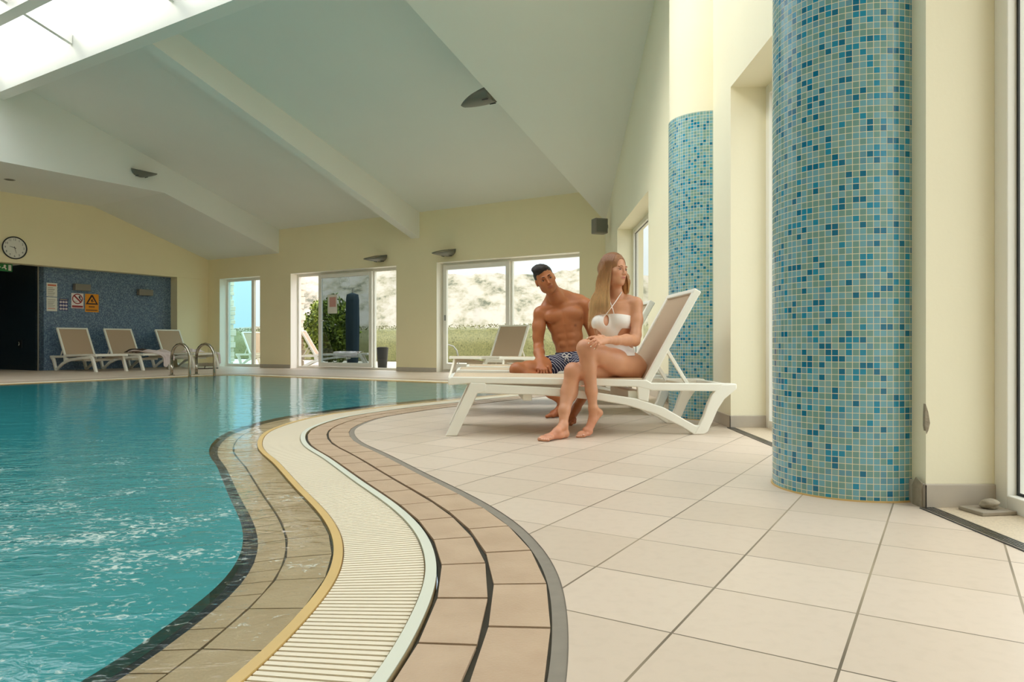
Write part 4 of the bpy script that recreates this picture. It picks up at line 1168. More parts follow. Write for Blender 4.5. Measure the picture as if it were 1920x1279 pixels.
for i in range(3):
    for j in range(3): ringp(pg, 'pictogram', hw * .09, hw * .25, -hw * .62 + i * hw * .62, hh * .42 - j * hh * .56, 0.0016, M['sign_white'], 18)
nd, hw, hh = sign_at(133.7, 156.4, 550, 578.5, 'no_diving_sign', 'white no diving sign with a red crossed ring on the blue wall', 'sign')
flat(nd, 'plate', rect(-hw, -hh, hw, hh), 0.0, M['sign_white']); rr0 = hw * .88
ringp(nd, 'ring', rr0 * .82, rr0, 0, hh * .26, 0.0018, M['sign_red'])
c45 = rr0 * .66; flat(nd, 'slash', [(-c45 - .012, hh * .26 + c45 - .012), (c45 - .012, hh * .26 - c45 - .012), (c45 + .012, hh * .26 - c45 + .012), (-c45 + .012, hh * .26 + c45 + .012)], 0.0036, M['sign_red'])
flat(nd, 'diver_pictogram', [(0.02, hh * .26 + .05), (0.05, hh * .26 + .075), (0.075, hh * .26 + .05), (0.06, hh * .26 + .02), (0.10, hh * .26 - .03), (0.085, hh * .26 - .04), (0.04, hh * .26 + .01)], 0.0018, M['sign_black'])
flat(nd, 'wave_pictogram', [(-0.09, hh * .26 - .06), (-0.06, hh * .26 - .05), (-0.03, hh * .26 - .06), (0.0, hh * .26 - .05), (0.0, hh * .26 - .057), (-0.03, hh * .26 - .067), (-0.06, hh * .26 - .057), (-0.09, hh * .26 - .067)], 0.0018, M['sign_black'])
flat(nd, 'banner', rect(-hw * .9, -hh * .84, hw * .9, -hh * .62), 0.0018, M['sign_red']); flat(nd, 'text_line', rect(-hw * .9, -hh * .96, hw * .9, -hh * .90), 0.0018, M['sign_red'])
ws, hw, hh = sign_at(159.5, 184.8, 551.5, 585.3, 'warning_sign', 'amber warning sign with a black triangle on the blue wall', 'sign')
flat(ws, 'plate', rect(-hw, -hh, hw, hh), 0.0, M['sign_amber'])
ty, by = hh * .90, -hh * .16
flat(ws, 'triangle', [(-hw * .92, by), (hw * .92, by), (0.02, ty), (-0.02, ty)], 0.0018, M['sign_black'])
flat(ws, 'triangle_field', [(-hw * .60, by + hh * .14), (hw * .60, by + hh * .14), (0, ty - hh * .22)], 0.0036, M['sign_amber'])
flat(ws, 'slip_pictogram', [(-0.03, 0.05), (0.0, 0.10), (0.02, 0.08), (0.01, 0.06), (0.05, 0.04), (0.04, 0.03), (0.0, 0.04), (0.015, 0.015), (0.0, 0.01), (-0.015, 0.04)], 0.0054, M['sign_black'])
for y, w in ((-.42, .45), (-.80, .85)):
    n_ = 7 if w < .6 else 11
    for i in range(n_): flat(ws, 'letter', rect(-hw * w + i * 2 * hw * w / n_, hh * y - .016, -hw * w + (i + .65) * 2 * hw * w / n_, hh * y + .016), 0.0018, M['sign_black'])
# switch plate on the dark passage wall
kx = (38 - 960) / F_PX; sp_ = ((kx * (CY + NY * 4.10)) - (CX + NX * 4.10)) / (UX - kx * UY)
pp = R(sp_, 4.095, 0.6); pp.z = 0.6 + (645 - 645) * pp.y / F_PX
sw = thing('call_button', 'small dark plate with a white mark on the dark passage wall', 'wall fitting', pp)
loc = pp.copy()
fr = lambda a, q, c: R(sp_ + a, 4.095 + q, pp.z + c) - loc
mb = MB(); mb.box(fr, (-0.09, 0, -0.09), (0.09, 0.02, 0.09)); recalc(mb.build('plate', M['black_plastic'], sw, bevel=0.004))
mb = MB(); mb.prism([(0.03, 0.05), (0.05, 0.05), (0.02, 0.0), (0.05, -0.02), (0.045, -0.045), (-0.0, -0.01)], lambda p, q, r: fr(p, q, r), 0.021, 0.023); recalc(mb.build('mark', M['white_paper'], sw))
# exit sign under the lintel
pe = at(9, 501, 15.3)
ex = thing('exit_sign', 'green exit sign with a pale running figure panel hanging at the dark passage', 'sign', R(SL + 0.3, ST(pe.x, pe.y)[1], 0))
se, te = SL + 0.35, left_pt(9, SL + 0.35); pe = R(se, te, 0); pe.z = 0.6 + (645 - 501.5) * pe.y / F_PX; ex.location = pe
loc = pe.copy()
mb = MB(); mb.box(lambda x, y, q: cf(x, y, q), (-0.20, -0.085, -0.02), (0.14, 0.085, 0.02)); recalc(mb.build('panel', M['exit_green'], ex, bevel=0.004))
flat(ex, 'door_pictogram', rect(0.06, -0.065, 0.115, 0.06), 0.021, M['white_paper'])
flat(ex, 'figure_pictogram', [(-0.03, 0.05), (0.0, 0.06), (0.02, 0.03), (0.0, 0.01), (0.03, -0.03), (0.01, -0.05), (-0.02, -0.01), (-0.06, -0.03), (-0.07, -0.015), (-0.03, 0.01)], 0.021, M['white_paper'])
flat(ex, 'arrow', [(-0.17, 0.01), (-0.12, 0.01), (-0.12, 0.03), (-0.08, 0.0), (-0.12, -0.03), (-0.12, -0.01), (-0.17, -0.01)], 0.021, M['white_paper'])
for x in (-0.15, 0.09):
    mb = MB(); top = 2.42 - pe.z; mb.tube([cf(x, 0.08, 0), cf(x, top, 0)], 0.006, 6); mb.build('hanger', M['steel'], ex)
# poster stuck on the sliding door
s0, s1 = back_s(614, -0.175), back_s(631.5, -0.175); zP0, zP1 = 0.6 + (645 - 587) * 16.75 / F_PX, 0.6 + (645 - 551) * 16.75 / F_PX
po = thing('door_poster', 'white poster with a reddish picture stuck on the sliding door glass', 'poster', R((s0 + s1) / 2, -0.185, (zP0 + zP1) / 2)); loc = po.location.copy()
mb = MB(); mb.box(lambda a, b, c: R(a, b, c) - loc, (s1, -0.185, zP0), (s0, -0.183, zP1)); recalc(mb.build('paper', M['white_paper'], po))
mb = MB(); mb.box(lambda a, b, c: R(a, b, c) - loc, (s1 + 0.04, -0.183, zP0 + 0.16), (s0 - 0.06, -0.1815, zP1 - 0.06)); recalc(mb.build('picture', M['poster_red'], po))
M['stone_grey'] = pmat('grey_stone_offcut', (150, 140, 124), 0.7, var=0.15, vscale=25)
# the stone holding the door beside the front pillar
a_ = at(1858, 952, 2.6); 
stl = thing('stone_tile', 'square offcut of grey stone lying on the threshold by the front right window', 'stone tile', Vector((1.685, 2.515, 0.003)), 0.15)
mb = MB(); mb.box(W3, (-0.068, -0.055, 0), (0.068, 0.055, 0.014)); recalc(mb.build('slab', M['stone_grey'], stl, bevel=0.003))
def blob(name, r, seed, mat, scl=(1, 1, 1), lumps=0.18):
    bm = bmesh.new(); bmesh.ops.create_icosphere(bm, subdivisions=3, radius=r); rg = np.random.RandomState(seed); D = rg.normal(size=(6, 3))
    for v in bm.verts:
        n = v.co.normalized(); f = 1 + lumps * sum(math.sin(3 * n.dot(Vector(d)) + i) for i, d in enumerate(D)) / 3
        v.co = Vector((v.co.x * f * scl[0], v.co.y * f * scl[1], v.co.z * f * scl[2]))
    me = bpy.data.meshes.new(name); bm.to_mesh(me); bm.free(); me.materials.append(mat)
    me.polygons.foreach_set('use_smooth', [True] * len(me.polygons))
    o = bpy.data.objects.new(name, me); COL.objects.link(o); return o
rk = blob('rock', 0.028, 4, M['rock'], (1.25, 1.0, 0.62)); rk.location = (1.692, 2.512, 0.034)
tag(rk, 'small rough brown rock resting on the stone offcut by the front right window', 'rock')

# ================================================================== PEOPLE
class SDF:
    """a smooth union of tapered limbs and ellipsoids on a grid, meshed as one continuous surface"""
    def __init__(s, lo, hi, h):
        s.lo, s.h = np.array(lo, float), h
        s.n = np.ceil((np.array(hi) - s.lo) / h).astype(int) + 1
        s.D = np.full(s.n, 0.2, np.float32)
    def sub(s, lo, hi):
        a = np.clip(np.floor((lo - s.lo) / s.h).astype(int), 0, s.n - 1); b = np.clip(np.ceil((hi - s.lo) / s.h).astype(int) + 1, 1, s.n)
        if (b <= a).any(): return None, None
        sl = tuple(slice(i, j) for i, j in zip(a, b))
        g = np.meshgrid(*[s.lo[k] + s.h * np.arange(a[k], b[k]) for k in range(3)], indexing='ij', sparse=True)
        return sl, g
    def mix(s, sl, d, k, mode):
        A = s.D[sl]
        if mode == 'sub':
            d = -d; h = np.clip(0.5 - 0.5 * (A - d) / k, 0, 1); r = A * (1 - h) + d * h + k * h * (1 - h)
        else:
            h = np.clip(0.5 + 0.5 * (A - d) / k, 0, 1); r = A * (1 - h) + d * h - k * h * (1 - h)
        s.D[sl] = r
    def cone(s, a, b, ra, rb, k=0.02, flat=None, mode='add'):
        a, b = np.array(a, float), np.array(b, float); m = max(ra, rb) + k + 2 * s.h + 0.012
        sl, g = s.sub(np.minimum(a, b) - m, np.maximum(a, b) + m)
        if sl is None: return s
        ab = b - a; L2 = max((ab ** 2).sum(), 1e-9)
        v = [g[i] - a[i] for i in range(3)]
        t = np.clip((v[0] * ab[0] + v[1] * ab[1] + v[2] * ab[2]) / L2, 0, 1)
        w = [v[i] - ab[i] * t for i in range(3)]; f = 1.0
        if flat is not None:
            ax, f = np.array(flat[0], float), flat[1]; ax /= np.linalg.norm(ax)
            dt = (w[0] * ax[0] + w[1] * ax[1] + w[2] * ax[2]) * (1 / f - 1)
            w = [w[i] + ax[i] * dt for i in range(3)]
        tt = t * t * (3 - 2 * t) * 0.3 + t * 0.7
        d = (np.sqrt(w[0] ** 2 + w[1] ** 2 + w[2] ** 2) - (ra + (rb - ra) * tt)) * min(1, f)
        s.mix(sl, d.astype(np.float32), k, mode); return s
    def path(s, pts, rs, k=0.02, flat=None):
        for i in range(len(pts) - 1): s.cone(pts[i], pts[i + 1], rs[i], rs[i + 1], k, flat)
        return s
    def ell(s, c, r, axes=None, k=0.02, mode='add'):
        c, r = np.array(c, float), np.array(r, float); A = np.eye(3) if axes is None else np.array(axes, float)
        m = r.max() + k + 2 * s.h
        sl, g = s.sub(c - m, c + m)
        if sl is None: return s
        v = [g[i] - c[i] for i in range(3)]
        q = [v[0] * A[j][0] + v[1] * A[j][1] + v[2] * A[j][2] for j in range(3)]
        k0 = np.sqrt(sum((q[j] / r[j]) ** 2 for j in range(3))) + 1e-6; k1 = np.sqrt(sum((q[j] / r[j] ** 2) ** 2 for j in range(3))) + 1e-6
        s.mix(sl, (k0 * (k0 - 1) / k1).astype(np.float32), k, mode); return s
    def grid(s):
        return np.meshgrid(*[(s.lo[k] + s.h * np.arange(s.n[k])).astype(np.float32) for k in range(3)], indexing='ij', sparse=True)
    def clip(s, d):            # keep only where d < 0
        s.D = np.maximum(s.D, d.astype(np.float32)); return s
    def mesh(s):
        D = s.D; S = D < 0
        cnt = np.zeros(tuple(np.array(D.shape) - 1), np.uint8)
        C8 = [(i, j, k) for i in (0, 1) for j in (0, 1) for k in (0, 1)]
        sh = lambda A, c: A[c[0]:A.shape[0] - 1 + c[0], c[1]:A.shape[1] - 1 + c[1], c[2]:A.shape[2] - 1 + c[2]]
        for c in C8: cnt += sh(S, c)
        act = np.argwhere((cnt > 0) & (cnt < 8)); idm = np.full(cnt.shape, -1, np.int32); idm[tuple(act.T)] = np.arange(len(act))
        V = np.zeros((len(act), 3)); W = np.zeros(len(act))
        val = {c: D[tuple((act + c).T)] for c in C8}
        for c in C8:
            for ax in range(3):
                if c[ax] == 0:
                    d = list(c); d[ax] = 1; d = tuple(d); a, b = val[c], val[d]
                    m = (a < 0) != (b < 0); t = a[m] / (a[m] - b[m]); p = np.tile(np.array(c, float), (m.sum(), 1)); p[:, ax] += t
                    V[m] += p; W[m] += 1
        V = (V / W[:, None] + act) * s.h + s.lo
        F = []
        for ax in range(3):
            o1, o2 = (ax + 1) % 3, (ax + 2) % 3
            lo = [slice(1, -1)] * 3; lo[ax] = slice(0, -1); hi = [slice(1, -1)] * 3; hi[ax] = slice(1, None)
            A, B = S[tuple(lo)], S[tuple(hi)]
            for flip, m in ((False, A & ~B), (True, ~A & B)):
                e = np.argwhere(m); 
                if not len(e): continue
                off = np.ones(3, int); off[ax] = 0; e = e + off
                q = []
                for a, b in ((1, 1), (0, 1), (0, 0), (1, 0)):
                    c = e.copy(); c[:, o1] -= a; c[:, o2] -= b; q.append(idm[tuple(c.T)])
                q = np.stack(q, 1)
                if flip: q = q[:, ::-1]
                F.append(q)
        F = np.vstack(F); F = F[(F >= 0).all(1)]
        return V, F
def to_object(name, V, F, mat, parent, origin=(0, 0, 0), col=None, relax=2):
    V = V - np.array(origin)
    if relax:        # a light relaxation takes the grid marks out
        e = np.vstack([F[:, [0, 1]], F[:, [1, 2]], F[:, [2, 3]], F[:, [3, 0]]])
        for _ in range(relax):
            acc = np.zeros_like(V); n = np.zeros(len(V))
            np.add.at(acc, e[:, 0], V[e[:, 1]]); np.add.at(acc, e[:, 1], V[e[:, 0]]); np.add.at(n, e[:, 0], 1); np.add.at(n, e[:, 1], 1)
            V = V * 0.5 + acc / np.maximum(n, 1)[:, None] * 0.5
    me = bpy.data.meshes.new(name); me.vertices.add(len(V)); me.vertices.foreach_set('co', V.astype(np.float32).ravel())
    me.loops.add(F.size); me.loops.foreach_set('vertex_index', F.astype(np.int32).ravel())
    me.polygons.add(len(F)); me.polygons.foreach_set('loop_start', np.arange(0, F.size, 4, dtype=np.int32)); me.polygons.foreach_set('loop_total', np.full(len(F), 4, np.int32))
    me.update(calc_edges=True); me.validate()
    me.polygons.foreach_set('use_smooth', [True] * len(me.polygons))
    me.materials.append(mat)
    if col is not None:
        ca = me.color_attributes.new('tone', 'FLOAT_COLOR', 'POINT'); ca.data.foreach_set('color', col.astype(np.float32).ravel())
    o = bpy.data.objects.new(name, me); COL.objects.link(o)
    if parent: o.parent = parent
    return o
def skin_mat(name, rough=0.45):
    m, n, b = new_mat(name)
    at_ = n.nodes.new('ShaderNodeAttribute'); at_.attribute_name = 'tone'
    tc = n.nodes.new('ShaderNodeTexCoord'); no = n.nodes.new('ShaderNodeTexNoise'); no.inputs['Scale'].default_value = 9; no.inputs['Detail'].default_value = 4
    n.links.new(tc.outputs['Object'], no.inputs['Vector'])
    v = ramp(n, no.outputs['Fac'], [(0.3, (0.93, 0.90, 0.89, 1)), (0.7, (1.05, 1.04, 1.03, 1))])
    n.links.new(mix_rgb(n, 1.0, at_.outputs['Color'], v, 'MULTIPLY'), b.inputs['Base Color'])
    b.inputs['Roughness'].default_value = rough
    b.inputs['Subsurface Weight'].default_value = 0.08; b.inputs['Subsurface Radius'].default_value = (0.02, 0.008, 0.004); b.inputs['Subsurface Scale'].default_value = 0.5
    return m
M['skin'] = skin_mat('skin')
def nz(v): v = np.array(v, float); return v / np.linalg.norm(v)
def A3(px, py, Y): return np.array(at(px, py, Y))
def hairmat(name, roots, mid, ends, z0, z1):
    m, n, b = new_mat(name)
    tc = n.nodes.new('ShaderNodeTexCoord'); sep = n.nodes.new('ShaderNodeSeparateXYZ'); n.links.new(tc.outputs['Object'], sep.inputs[0])
    mr = n.nodes.new('ShaderNodeMapRange'); mr.inputs[1].default_value = z0; mr.inputs[2].default_value = z1; n.links.new(sep.outputs['Z'], mr.inputs[0])
    mp = n.nodes.new('ShaderNodeMapping'); mp.inputs['Scale'].default_value = (170, 170, 5); n.links.new(tc.outputs['Object'], mp.inputs[0])
    no = n.nodes.new('ShaderNodeTexNoise'); no.inputs['Scale'].default_value = 1.0; no.inputs['Detail'].default_value = 3; n.links.new(mp.outputs[0], no.inputs['Vector'])
    f = math_node(n, 'ADD', mr.outputs[0], math_node(n, 'MULTIPLY_ADD', no.outputs['Fac'], vb=0.5)); f.node.inputs[1].links[0].from_node.inputs[2].default_value = -0.25
    c = ramp(n, f, [(0.0, srgb(ends)), (0.45, srgb(mid)), (0.95, srgb(roots))])
    d = ramp(n, no.outputs['Fac'], [(0.3, (0.66, 0.62, 0.58, 1)), (0.6, (1.1, 1.1, 1.1, 1))])
    n.links.new(mix_rgb(n, 1.0, c, d, 'MULTIPLY'), b.inputs['Base Color'])
    b.inputs['Roughness'].default_value = 0.42
    bp = n.nodes.new('ShaderNodeBump'); bp.inputs['Strength'].default_value = 0.6; bp.inputs['Distance'].default_value = 0.004
    n.links.new(no.outputs['Fac'], bp.inputs['Height']); n.links.new(bp.outputs[0], b.inputs['Normal'])
    return m
M['eye_white'] = pmat('eye_white', (166, 152, 142), 0.25)
M['iris'] = pmat('dark_iris', (48, 36, 26), 0.15)
M['brow_dark'] = pmat('dark_brow', (38, 26, 20), 0.8)
M['brow_light'] = pmat('brown_brow', (112, 78, 52), 0.8)
M['toenail'] = pmat('toenail', (226, 178, 158), 0.3)
M['nail'] = pmat('pale_nail', (244, 226, 206), 0.25)

class Head:
    def __init__(s, c, fwd, up, sc=1.0, male=False):
        s.c = np.array(c, float); s.f = nz(fwd); up = np.array(up, float); s.u = nz(up - s.f * (up @ s.f)); s.r = np.cross(s.f, s.u); s.s = sc; s.male = male
    def P(s, x, y, z): return s.c + (s.r * x + s.f * y + s.u * z) * s.s
    def L(s, V):
        d = (V - s.c) / s.s; return d @ s.r, d @ s.f, d @ s.u
    def ax(s): return [s.r, s.f, s.u]
    def build(s, B):
        S = s.s; zf = (lambda z: z) if s.male else (lambda z: z * 0.90 if z < 0 else z); s.zf = zf
        E = lambda x, y, z, rx, ry, rz, k=0.02, mode='add': B.ell(s.P(x, y, zf(z)), np.array((rx, ry, rz)) * S, s.ax(), k * S, mode)
        Cn = lambda a, b, ra, rb, k=0.01: B.cone(s.P(a[0], a[1], zf(a[2])), s.P(b[0], b[1], zf(b[2])), ra * S, rb * S, k * S)
        m = s.male; jw = 1.05 if m else 0.97; ny = 0 if m else -0.0035
        E(0, -0.010, 0.034, 0.073, 0.093, 0.084)
        E(0, 0.021, -0.030, 0.062 * jw, 0.067, 0.075, 0.03)
        E(0, 0.034, -0.070, 0.044 * jw, 0.050, 0.040, 0.03)
        E(0, 0.066, -0.100, 0.022 * jw, 0.018, 0.016, 0.022)
        for sx in (-1, 1):
            E(sx * 0.037, 0.056, -0.018, 0.023, 0.022, 0.020, 0.025)
            E(sx * 0.041 * jw, 0.012, -0.068, 0.013, 0.024, 0.018, 0.03)
            E(sx * 0.030, 0.0845, 0.024, 0.018, 0.005 if not m else 0.009, 0.0065, 0.014)
        Cn((0, 0.082, 0.022), (0, 0.1035 + ny, -0.025), 0.0068, 0.0088, 0.012)
        E(0, 0.1045 + ny, -0.029, 0.0090, 0.0080, 0.0080, 0.008)
        for sx in (-1, 1):
            E(sx * 0.0098, 0.0955, -0.0335, 0.0068, 0.008, 0.0062, 0.007)
            E(sx * 0.031, 0.0915, 0.004, 0.016, 0.0115, 0.0085, 0.010, 'sub')
            E(sx * 0.031, 0.0780, 0.0082, 0.0165, 0.0112, 0.0046, 0.004)       # upper lid
            E(sx * 0.031, 0.0770, -0.0040, 0.0155, 0.0100, 0.0036, 0.004)       # lower lid
            E(sx * 0.004, 0.098, -0.038, 0.003, 0.004, 0.003, 0.004, 'sub')
            E(sx * 0.076, -0.006, -0.004, 0.0075, 0.017, 0.029, 0.006); E(sx * 0.080, 0.0, 0.002, 0.004, 0.009, 0.015, 0.004, 'sub')
        E(0, 0.0850, -0.0560, 0.0225, 0.0095, 0.0045, 0.007); E(0, 0.0845, -0.0650, 0.0190, 0.0105, 0.0052, 0.007)
        E(0, 0.0950, -0.0605, 0.022, 0.0060, 0.0011, 0.003, 'sub')
    def tone(s, V, col, lip, blush=None):
        x, y, z = s.L(V)
        m = np.exp(-((x / 0.0205) ** 2) ** 2 - (((z - s.zf(-0.0605)) / 0.0078) ** 2) ** 2) * (y > 0.070)
        col[:, :3] = col[:, :3] * (1 - m[:, None]) + np.array(srgb(lip)[:3]) * m[:, None]
        ey = sum(np.exp(-((x - sx * 0.031) / 0.020) ** 4 - ((z - 0.004) / 0.011) ** 4) for sx in (-1, 1)) * (y > 0.05) * 0.35
        col[:, :3] *= (1 - ey[:, None] * np.array((0.5, 0.62, 0.66)))
        if blush:
            b = sum(np.exp(-((x - sx * 0.042) / 0.02) ** 2 - ((z + 0.028) / 0.02) ** 2) for sx in (-1, 1)) * (y > 0.02) * blush
            col[:, :3] = col[:, :3] * (1 - b[:, None] * np.array((0.0, 0.25, 0.25)))
        return col
    def eyes(s, parent, brow, gaze=(0, 0)):
        org = np.array(parent.location)
        for sx in (-1, 1):
            me = bpy.data.meshes.new('eye'); bm = bmesh.new(); bmesh.ops.create_uvsphere(bm, u_segments=20, v_segments=14, radius=0.0118 * s.s)
            bm.to_mesh(me); bm.free(); me.materials.append(M['eye_white']); me.polygons.foreach_set('use_smooth', [True] * len(me.polygons))
            e = bpy.data.objects.new('eye', me); COL.objects.link(e); e.parent = parent; c = s.P(sx * 0.031, 0.0745, 0.0035); e.location = c - org
            me = bpy.data.meshes.new('iris'); bm = bmesh.new(); bmesh.ops.create_uvsphere(bm, u_segments=16, v_segments=10, radius=0.0074 * s.s)
            bm.to_mesh(me); bm.free(); me.materials.append(M['iris']); me.polygons.foreach_set('use_smooth', [True] * len(me.polygons))
            g = nz(s.f + s.r * gaze[0] + s.u * gaze[1])
            i = bpy.data.objects.new('iris', me); COL.objects.link(i); i.parent = e; i.location = g * 0.0058 * s.s
            pts = [s.P(sx * x, y, z) - org for x, y, z in ((0.012, 0.0925, 0.0235), (0.020, 0.0925, 0.0262), (0.029, 0.0905, 0.0278), (0.038, 0.0860, 0.0275), (0.048, 0.0770, 0.0240))]
            r = 0.0036 if s.male else 0.0014
            mb = MB(); mb.tube(pts, [r * .8, r * 1.2, r * 1.15, r * .9, r * 0.4], 6); mb.build('eyebrow', M[brow], parent, smooth=True)
            pts = [s.P(sx * x, y, z) - org for x, y, z in ((0.017, 0.0848, 0.0075), (0.025, 0.0880, 0.0120), (0.036, 0.0860, 0.0120), (0.046, 0.0775, 0.0070))]
            mb = MB(); mb.tube(pts, [0.0004, 0.0009, 0.0009, 0.0005], 5); mb.build('eyelashes', M['brow_dark'], parent, smooth=True)

def fingers(B, nails, specs, k=0.004):
    """specs: list of (points, radius) from the knuckle to the tip"""
    for pts, r in specs:
        n = len(pts); rs = [r * (1.05 - 0.22 * i / (n - 1)) for i in range(n)]
        B.path([np.array(p) for p in pts], rs, k)
        nails.append((np.array(pts[-1]), nz(np.array(pts[-1]) - np.array(pts[-2])), rs[-1]))

# ------------------------------------------------------------------ the woman
def make_woman():
    h = 0.0035
    org = np.array((0.72, 4.86, 0.385))
    w = thing('person', 'long-haired woman in a white swimsuit sitting cross-legged on the front lounger, looking aside', 'person', org)
    B = SDF((0.10, 4.22, -0.01), (1.02, 5.36, 1.25), h)
    f = nz((-0.22, -0.975, 0)); l = nz((0.975, -0.22, 0)); u = np.array((0, 0, 1.0))
    TA = [l, f, u]
    T = lambda px, py, Y: A3(px, py, Y)
    # trunk
    tors = []
    def te(c, r, k=0.05): tors.append((c, r, k)); B.ell(c, r, TA, k)
    te(T(1170, 692, 4.93), (0.150, 0.115, 0.088))
    te(T(1186, 694, 4.97) , (0.105, 0.100, 0.090))
    te(T(1158, 655, 4.93), (0.108, 0.085, 0.085))
    te(T(1150, 618, 4.92), (0.118, 0.088, 0.105))
    te(T(1151, 592, 4.93), (0.135, 0.090, 0.090))
    te(T(1153, 574, 4.93), (0.135, 0.070, 0.050))
    for px, py in ((1127, 606), (1165, 604)): te(T(px, py, 4.93) + f * 0.070, (0.056, 0.050, 0.054), 0.03)
    # shoulders, neck
    SL_, SR_ = T(1192, 570, 4.90), T(1116, 573, 4.95)
    B.path([T(1158, 563, 4.94), T(1178, 564, 4.92), SL_], [0.042, 0.036, 0.044], 0.03)
    B.path([T(1152, 563, 4.95), T(1132, 566, 4.95), SR_], [0.042, 0.036, 0.044], 0.03)
    B.path([T(1155, 572, 4.95), T(1155, 553, 4.93), T(1153, 530, 4.91)], [0.054, 0.044, 0.045], 0.025)
    for a, b in ((T(1158, 568, 4.87), T(1184, 566, 4.87)), (T(1150, 569, 4.88), T(1126, 571, 4.90))): B.cone(a, b, 0.008, 0.007, 0.02)      # collar bones
    # her left arm (on the right of the photo), resting on the knee
    EL, WL = T(1190, 639, 4.79), T(1141, 638, 4.585)
    B.path([SL_, T(1194, 600, 4.86), T(1192, 628, 4.81), EL], [0.046, 0.0405, 0.0355, 0.036], 0.02)
    B.path([EL, EL * 0.68 + WL * 0.32 + np.array((0, 0, 0.004)), EL * .3 + WL * .7, WL], [0.037, 0.038, 0.029, 0.0235], 0.015)
    # hand on the knee
    nails = []
    kn = [T(1114.5, 632.0, 4.525), T(1116.5, 636.2, 4.510), T(1120.0, 640.6, 4.503), T(1124.5, 644.6, 4.505)]
    pc_ = T(1128, 638.5, 4.545)
    for k_ in kn: B.cone(WL, k_, 0.018, 0.0100, 0.010)
    B.ell(pc_, (0.036, 0.030, 0.013), [nz(WL - kn[1]), nz((0.2, -0.5, -0.85)), nz(np.cross(WL - kn[1], (0.2, -0.5, -0.85)))], 0.012)
    tips = [(1101.5, 635.0, 4.508), (1104.5, 644.0, 4.492), (1108.8, 650.0, 4.490), (1115.8, 654.0, 4.496)]
    fs_ = []
    for a, tp in zip(kn, tips):
        b = T(*tp); m1 = a * 0.62 + b * 0.38 + np.array((0, -0.007, 0.003)); m2 = a * 0.30 + b * 0.70 + np.array((0, -0.006, 0.002)); fs_.append(([a, m1, m2, b], 0.0084))
    fingers(B, nails, fs_)
    B.path([WL, T(1131, 632, 4.56), T(1122, 629.5, 4.572)], [0.016, 0.012, 0.009], 0.008)
    # her right arm leans on the seat behind her
    ER, WR = T(1128, 636, 5.12), T(1142, 694, 5.10)
    B.path([SR_, T(1120, 605, 5.03), ER], [0.046, 0.040, 0.036], 0.02); B.path([ER, (ER + WR) / 2, WR], [0.036, 0.033, 0.024], 0.015)
    B.path([WR, WR + np.array((-0.02, 0.03, -0.02)), WR + np.array((-0.03, 0.07, -0.022))], [0.024, 0.022, 0.016], 0.01)
    for i in range(4):
        a = WR + np.array((-0.055 + 0.02 * i, 0.075, -0.02)); B.path([a, a + np.array((-0.01, 0.03, 0.0)), a + np.array((-0.012, 0.055, -0.004))], [0.0095, 0.0085, 0.0075], 0.006)
    B.path([WR, WR + np.array((0.03, 0.03, -0.02)), WR + np.array((0.045, 0.055, -0.022))], [0.015, 0.011, 0.008], 0.008)
    # her left leg crossed over
    HL, KL, AL = T(1183, 688, 4.90), T(1099, 654, 4.615), T(1112, 765, 4.60)
    B.path([HL, HL * .6 + KL * .4 + np.array((0, 0, -0.012)), HL * .25 + KL * .75 + np.array((0, 0, -0.004)), KL], [0.100, 0.085, 0.066, 0.057], 0.03)
    B.ell(KL + np.array((-0.012, -0.012, 0.006)), (0.044, 0.044, 0.048), None, 0.03)
    B.path([KL, T(1103, 690, 4.625), T(1109, 733, 4.615), AL], [0.054, 0.0505, 0.037, 0.0275], 0.02)
    B.ell(T(1106, 695, 4.665), (0.046, 0.042, 0.080), None, 0.03)
    # its foot, heel up, toes on the floor
    heel, mid, ball = T(1123, 774, 4.645), T(1110, 788, 4.600), np.array((0.486, 4.572, 0.040))
    B.path([AL, heel], [0.027, 0.024], 0.012); B.path([AL, mid, ball], [0.028, 0.024, 0.020], 0.015); B.path([heel, mid * .4 + ball * .6 + np.array((.008, .01, 0)), ball], [0.023, 0.021, 0.019], 0.015)
    side = nz((0.90, 0.12, -0.28)); toe0 = ball + np.array((-0.012, -0.012, -0.014)); B.cone(ball - side * 0.018, ball + side * 0.020, 0.017, 0.018, 0.012)
    for i, (o_, L_, r_) in enumerate(((-0.034, 0.036, 0.0074), (-0.021, 0.041, 0.0078), (-0.008, 0.045, 0.0082), (0.006, 0.047, 0.0088), (0.022, 0.047, 0.0120))):
        a = toe0 + side * o_; a[2] = max(a[2], 0.022); b = a + nz((-0.62, -0.50, -0.10)) * L_; b[2] = 0.0085 if i < 4 else 0.012
        m_ = (a + b) / 2 + np.array((0, 0, 0.006)); B.path([a, m_, b], [r_ * 1.15, r_, r_ * .95], 0.006); nails.append((b + np.array((0, 0, 0.002)), nz(b - m_), r_))
    # her right leg below
    HR, KR, AR = T(1152, 694, 4.95), T(1075, 697, 4.64), T(1056.5, 797, 4.515)
    B.path([HR, HR * .6 + KR * .4 + np.array((0, 0, 0.0)), HR * .25 + KR * .75, KR], [0.088, 0.078, 0.064, 0.056], 0.03)
    B.ell(KR + np.array((-0.008, -0.012, 0.006)), (0.042, 0.042, 0.046), None, 0.03)
    B.path([KR, T(1066, 735, 4.625), T(1058, 770, 4.56), AR], [0.052, 0.050, 0.036, 0.0265], 0.02)
    B.ell(T(1071, 732, 4.655), (0.044, 0.042, 0.078), None, 0.03)
    heel = np.array((0.338, 4.525, 0.027)); ball = np.array((0.228, 4.405, 0.022)); mid = np.array((0.280, 4.455, 0.050))
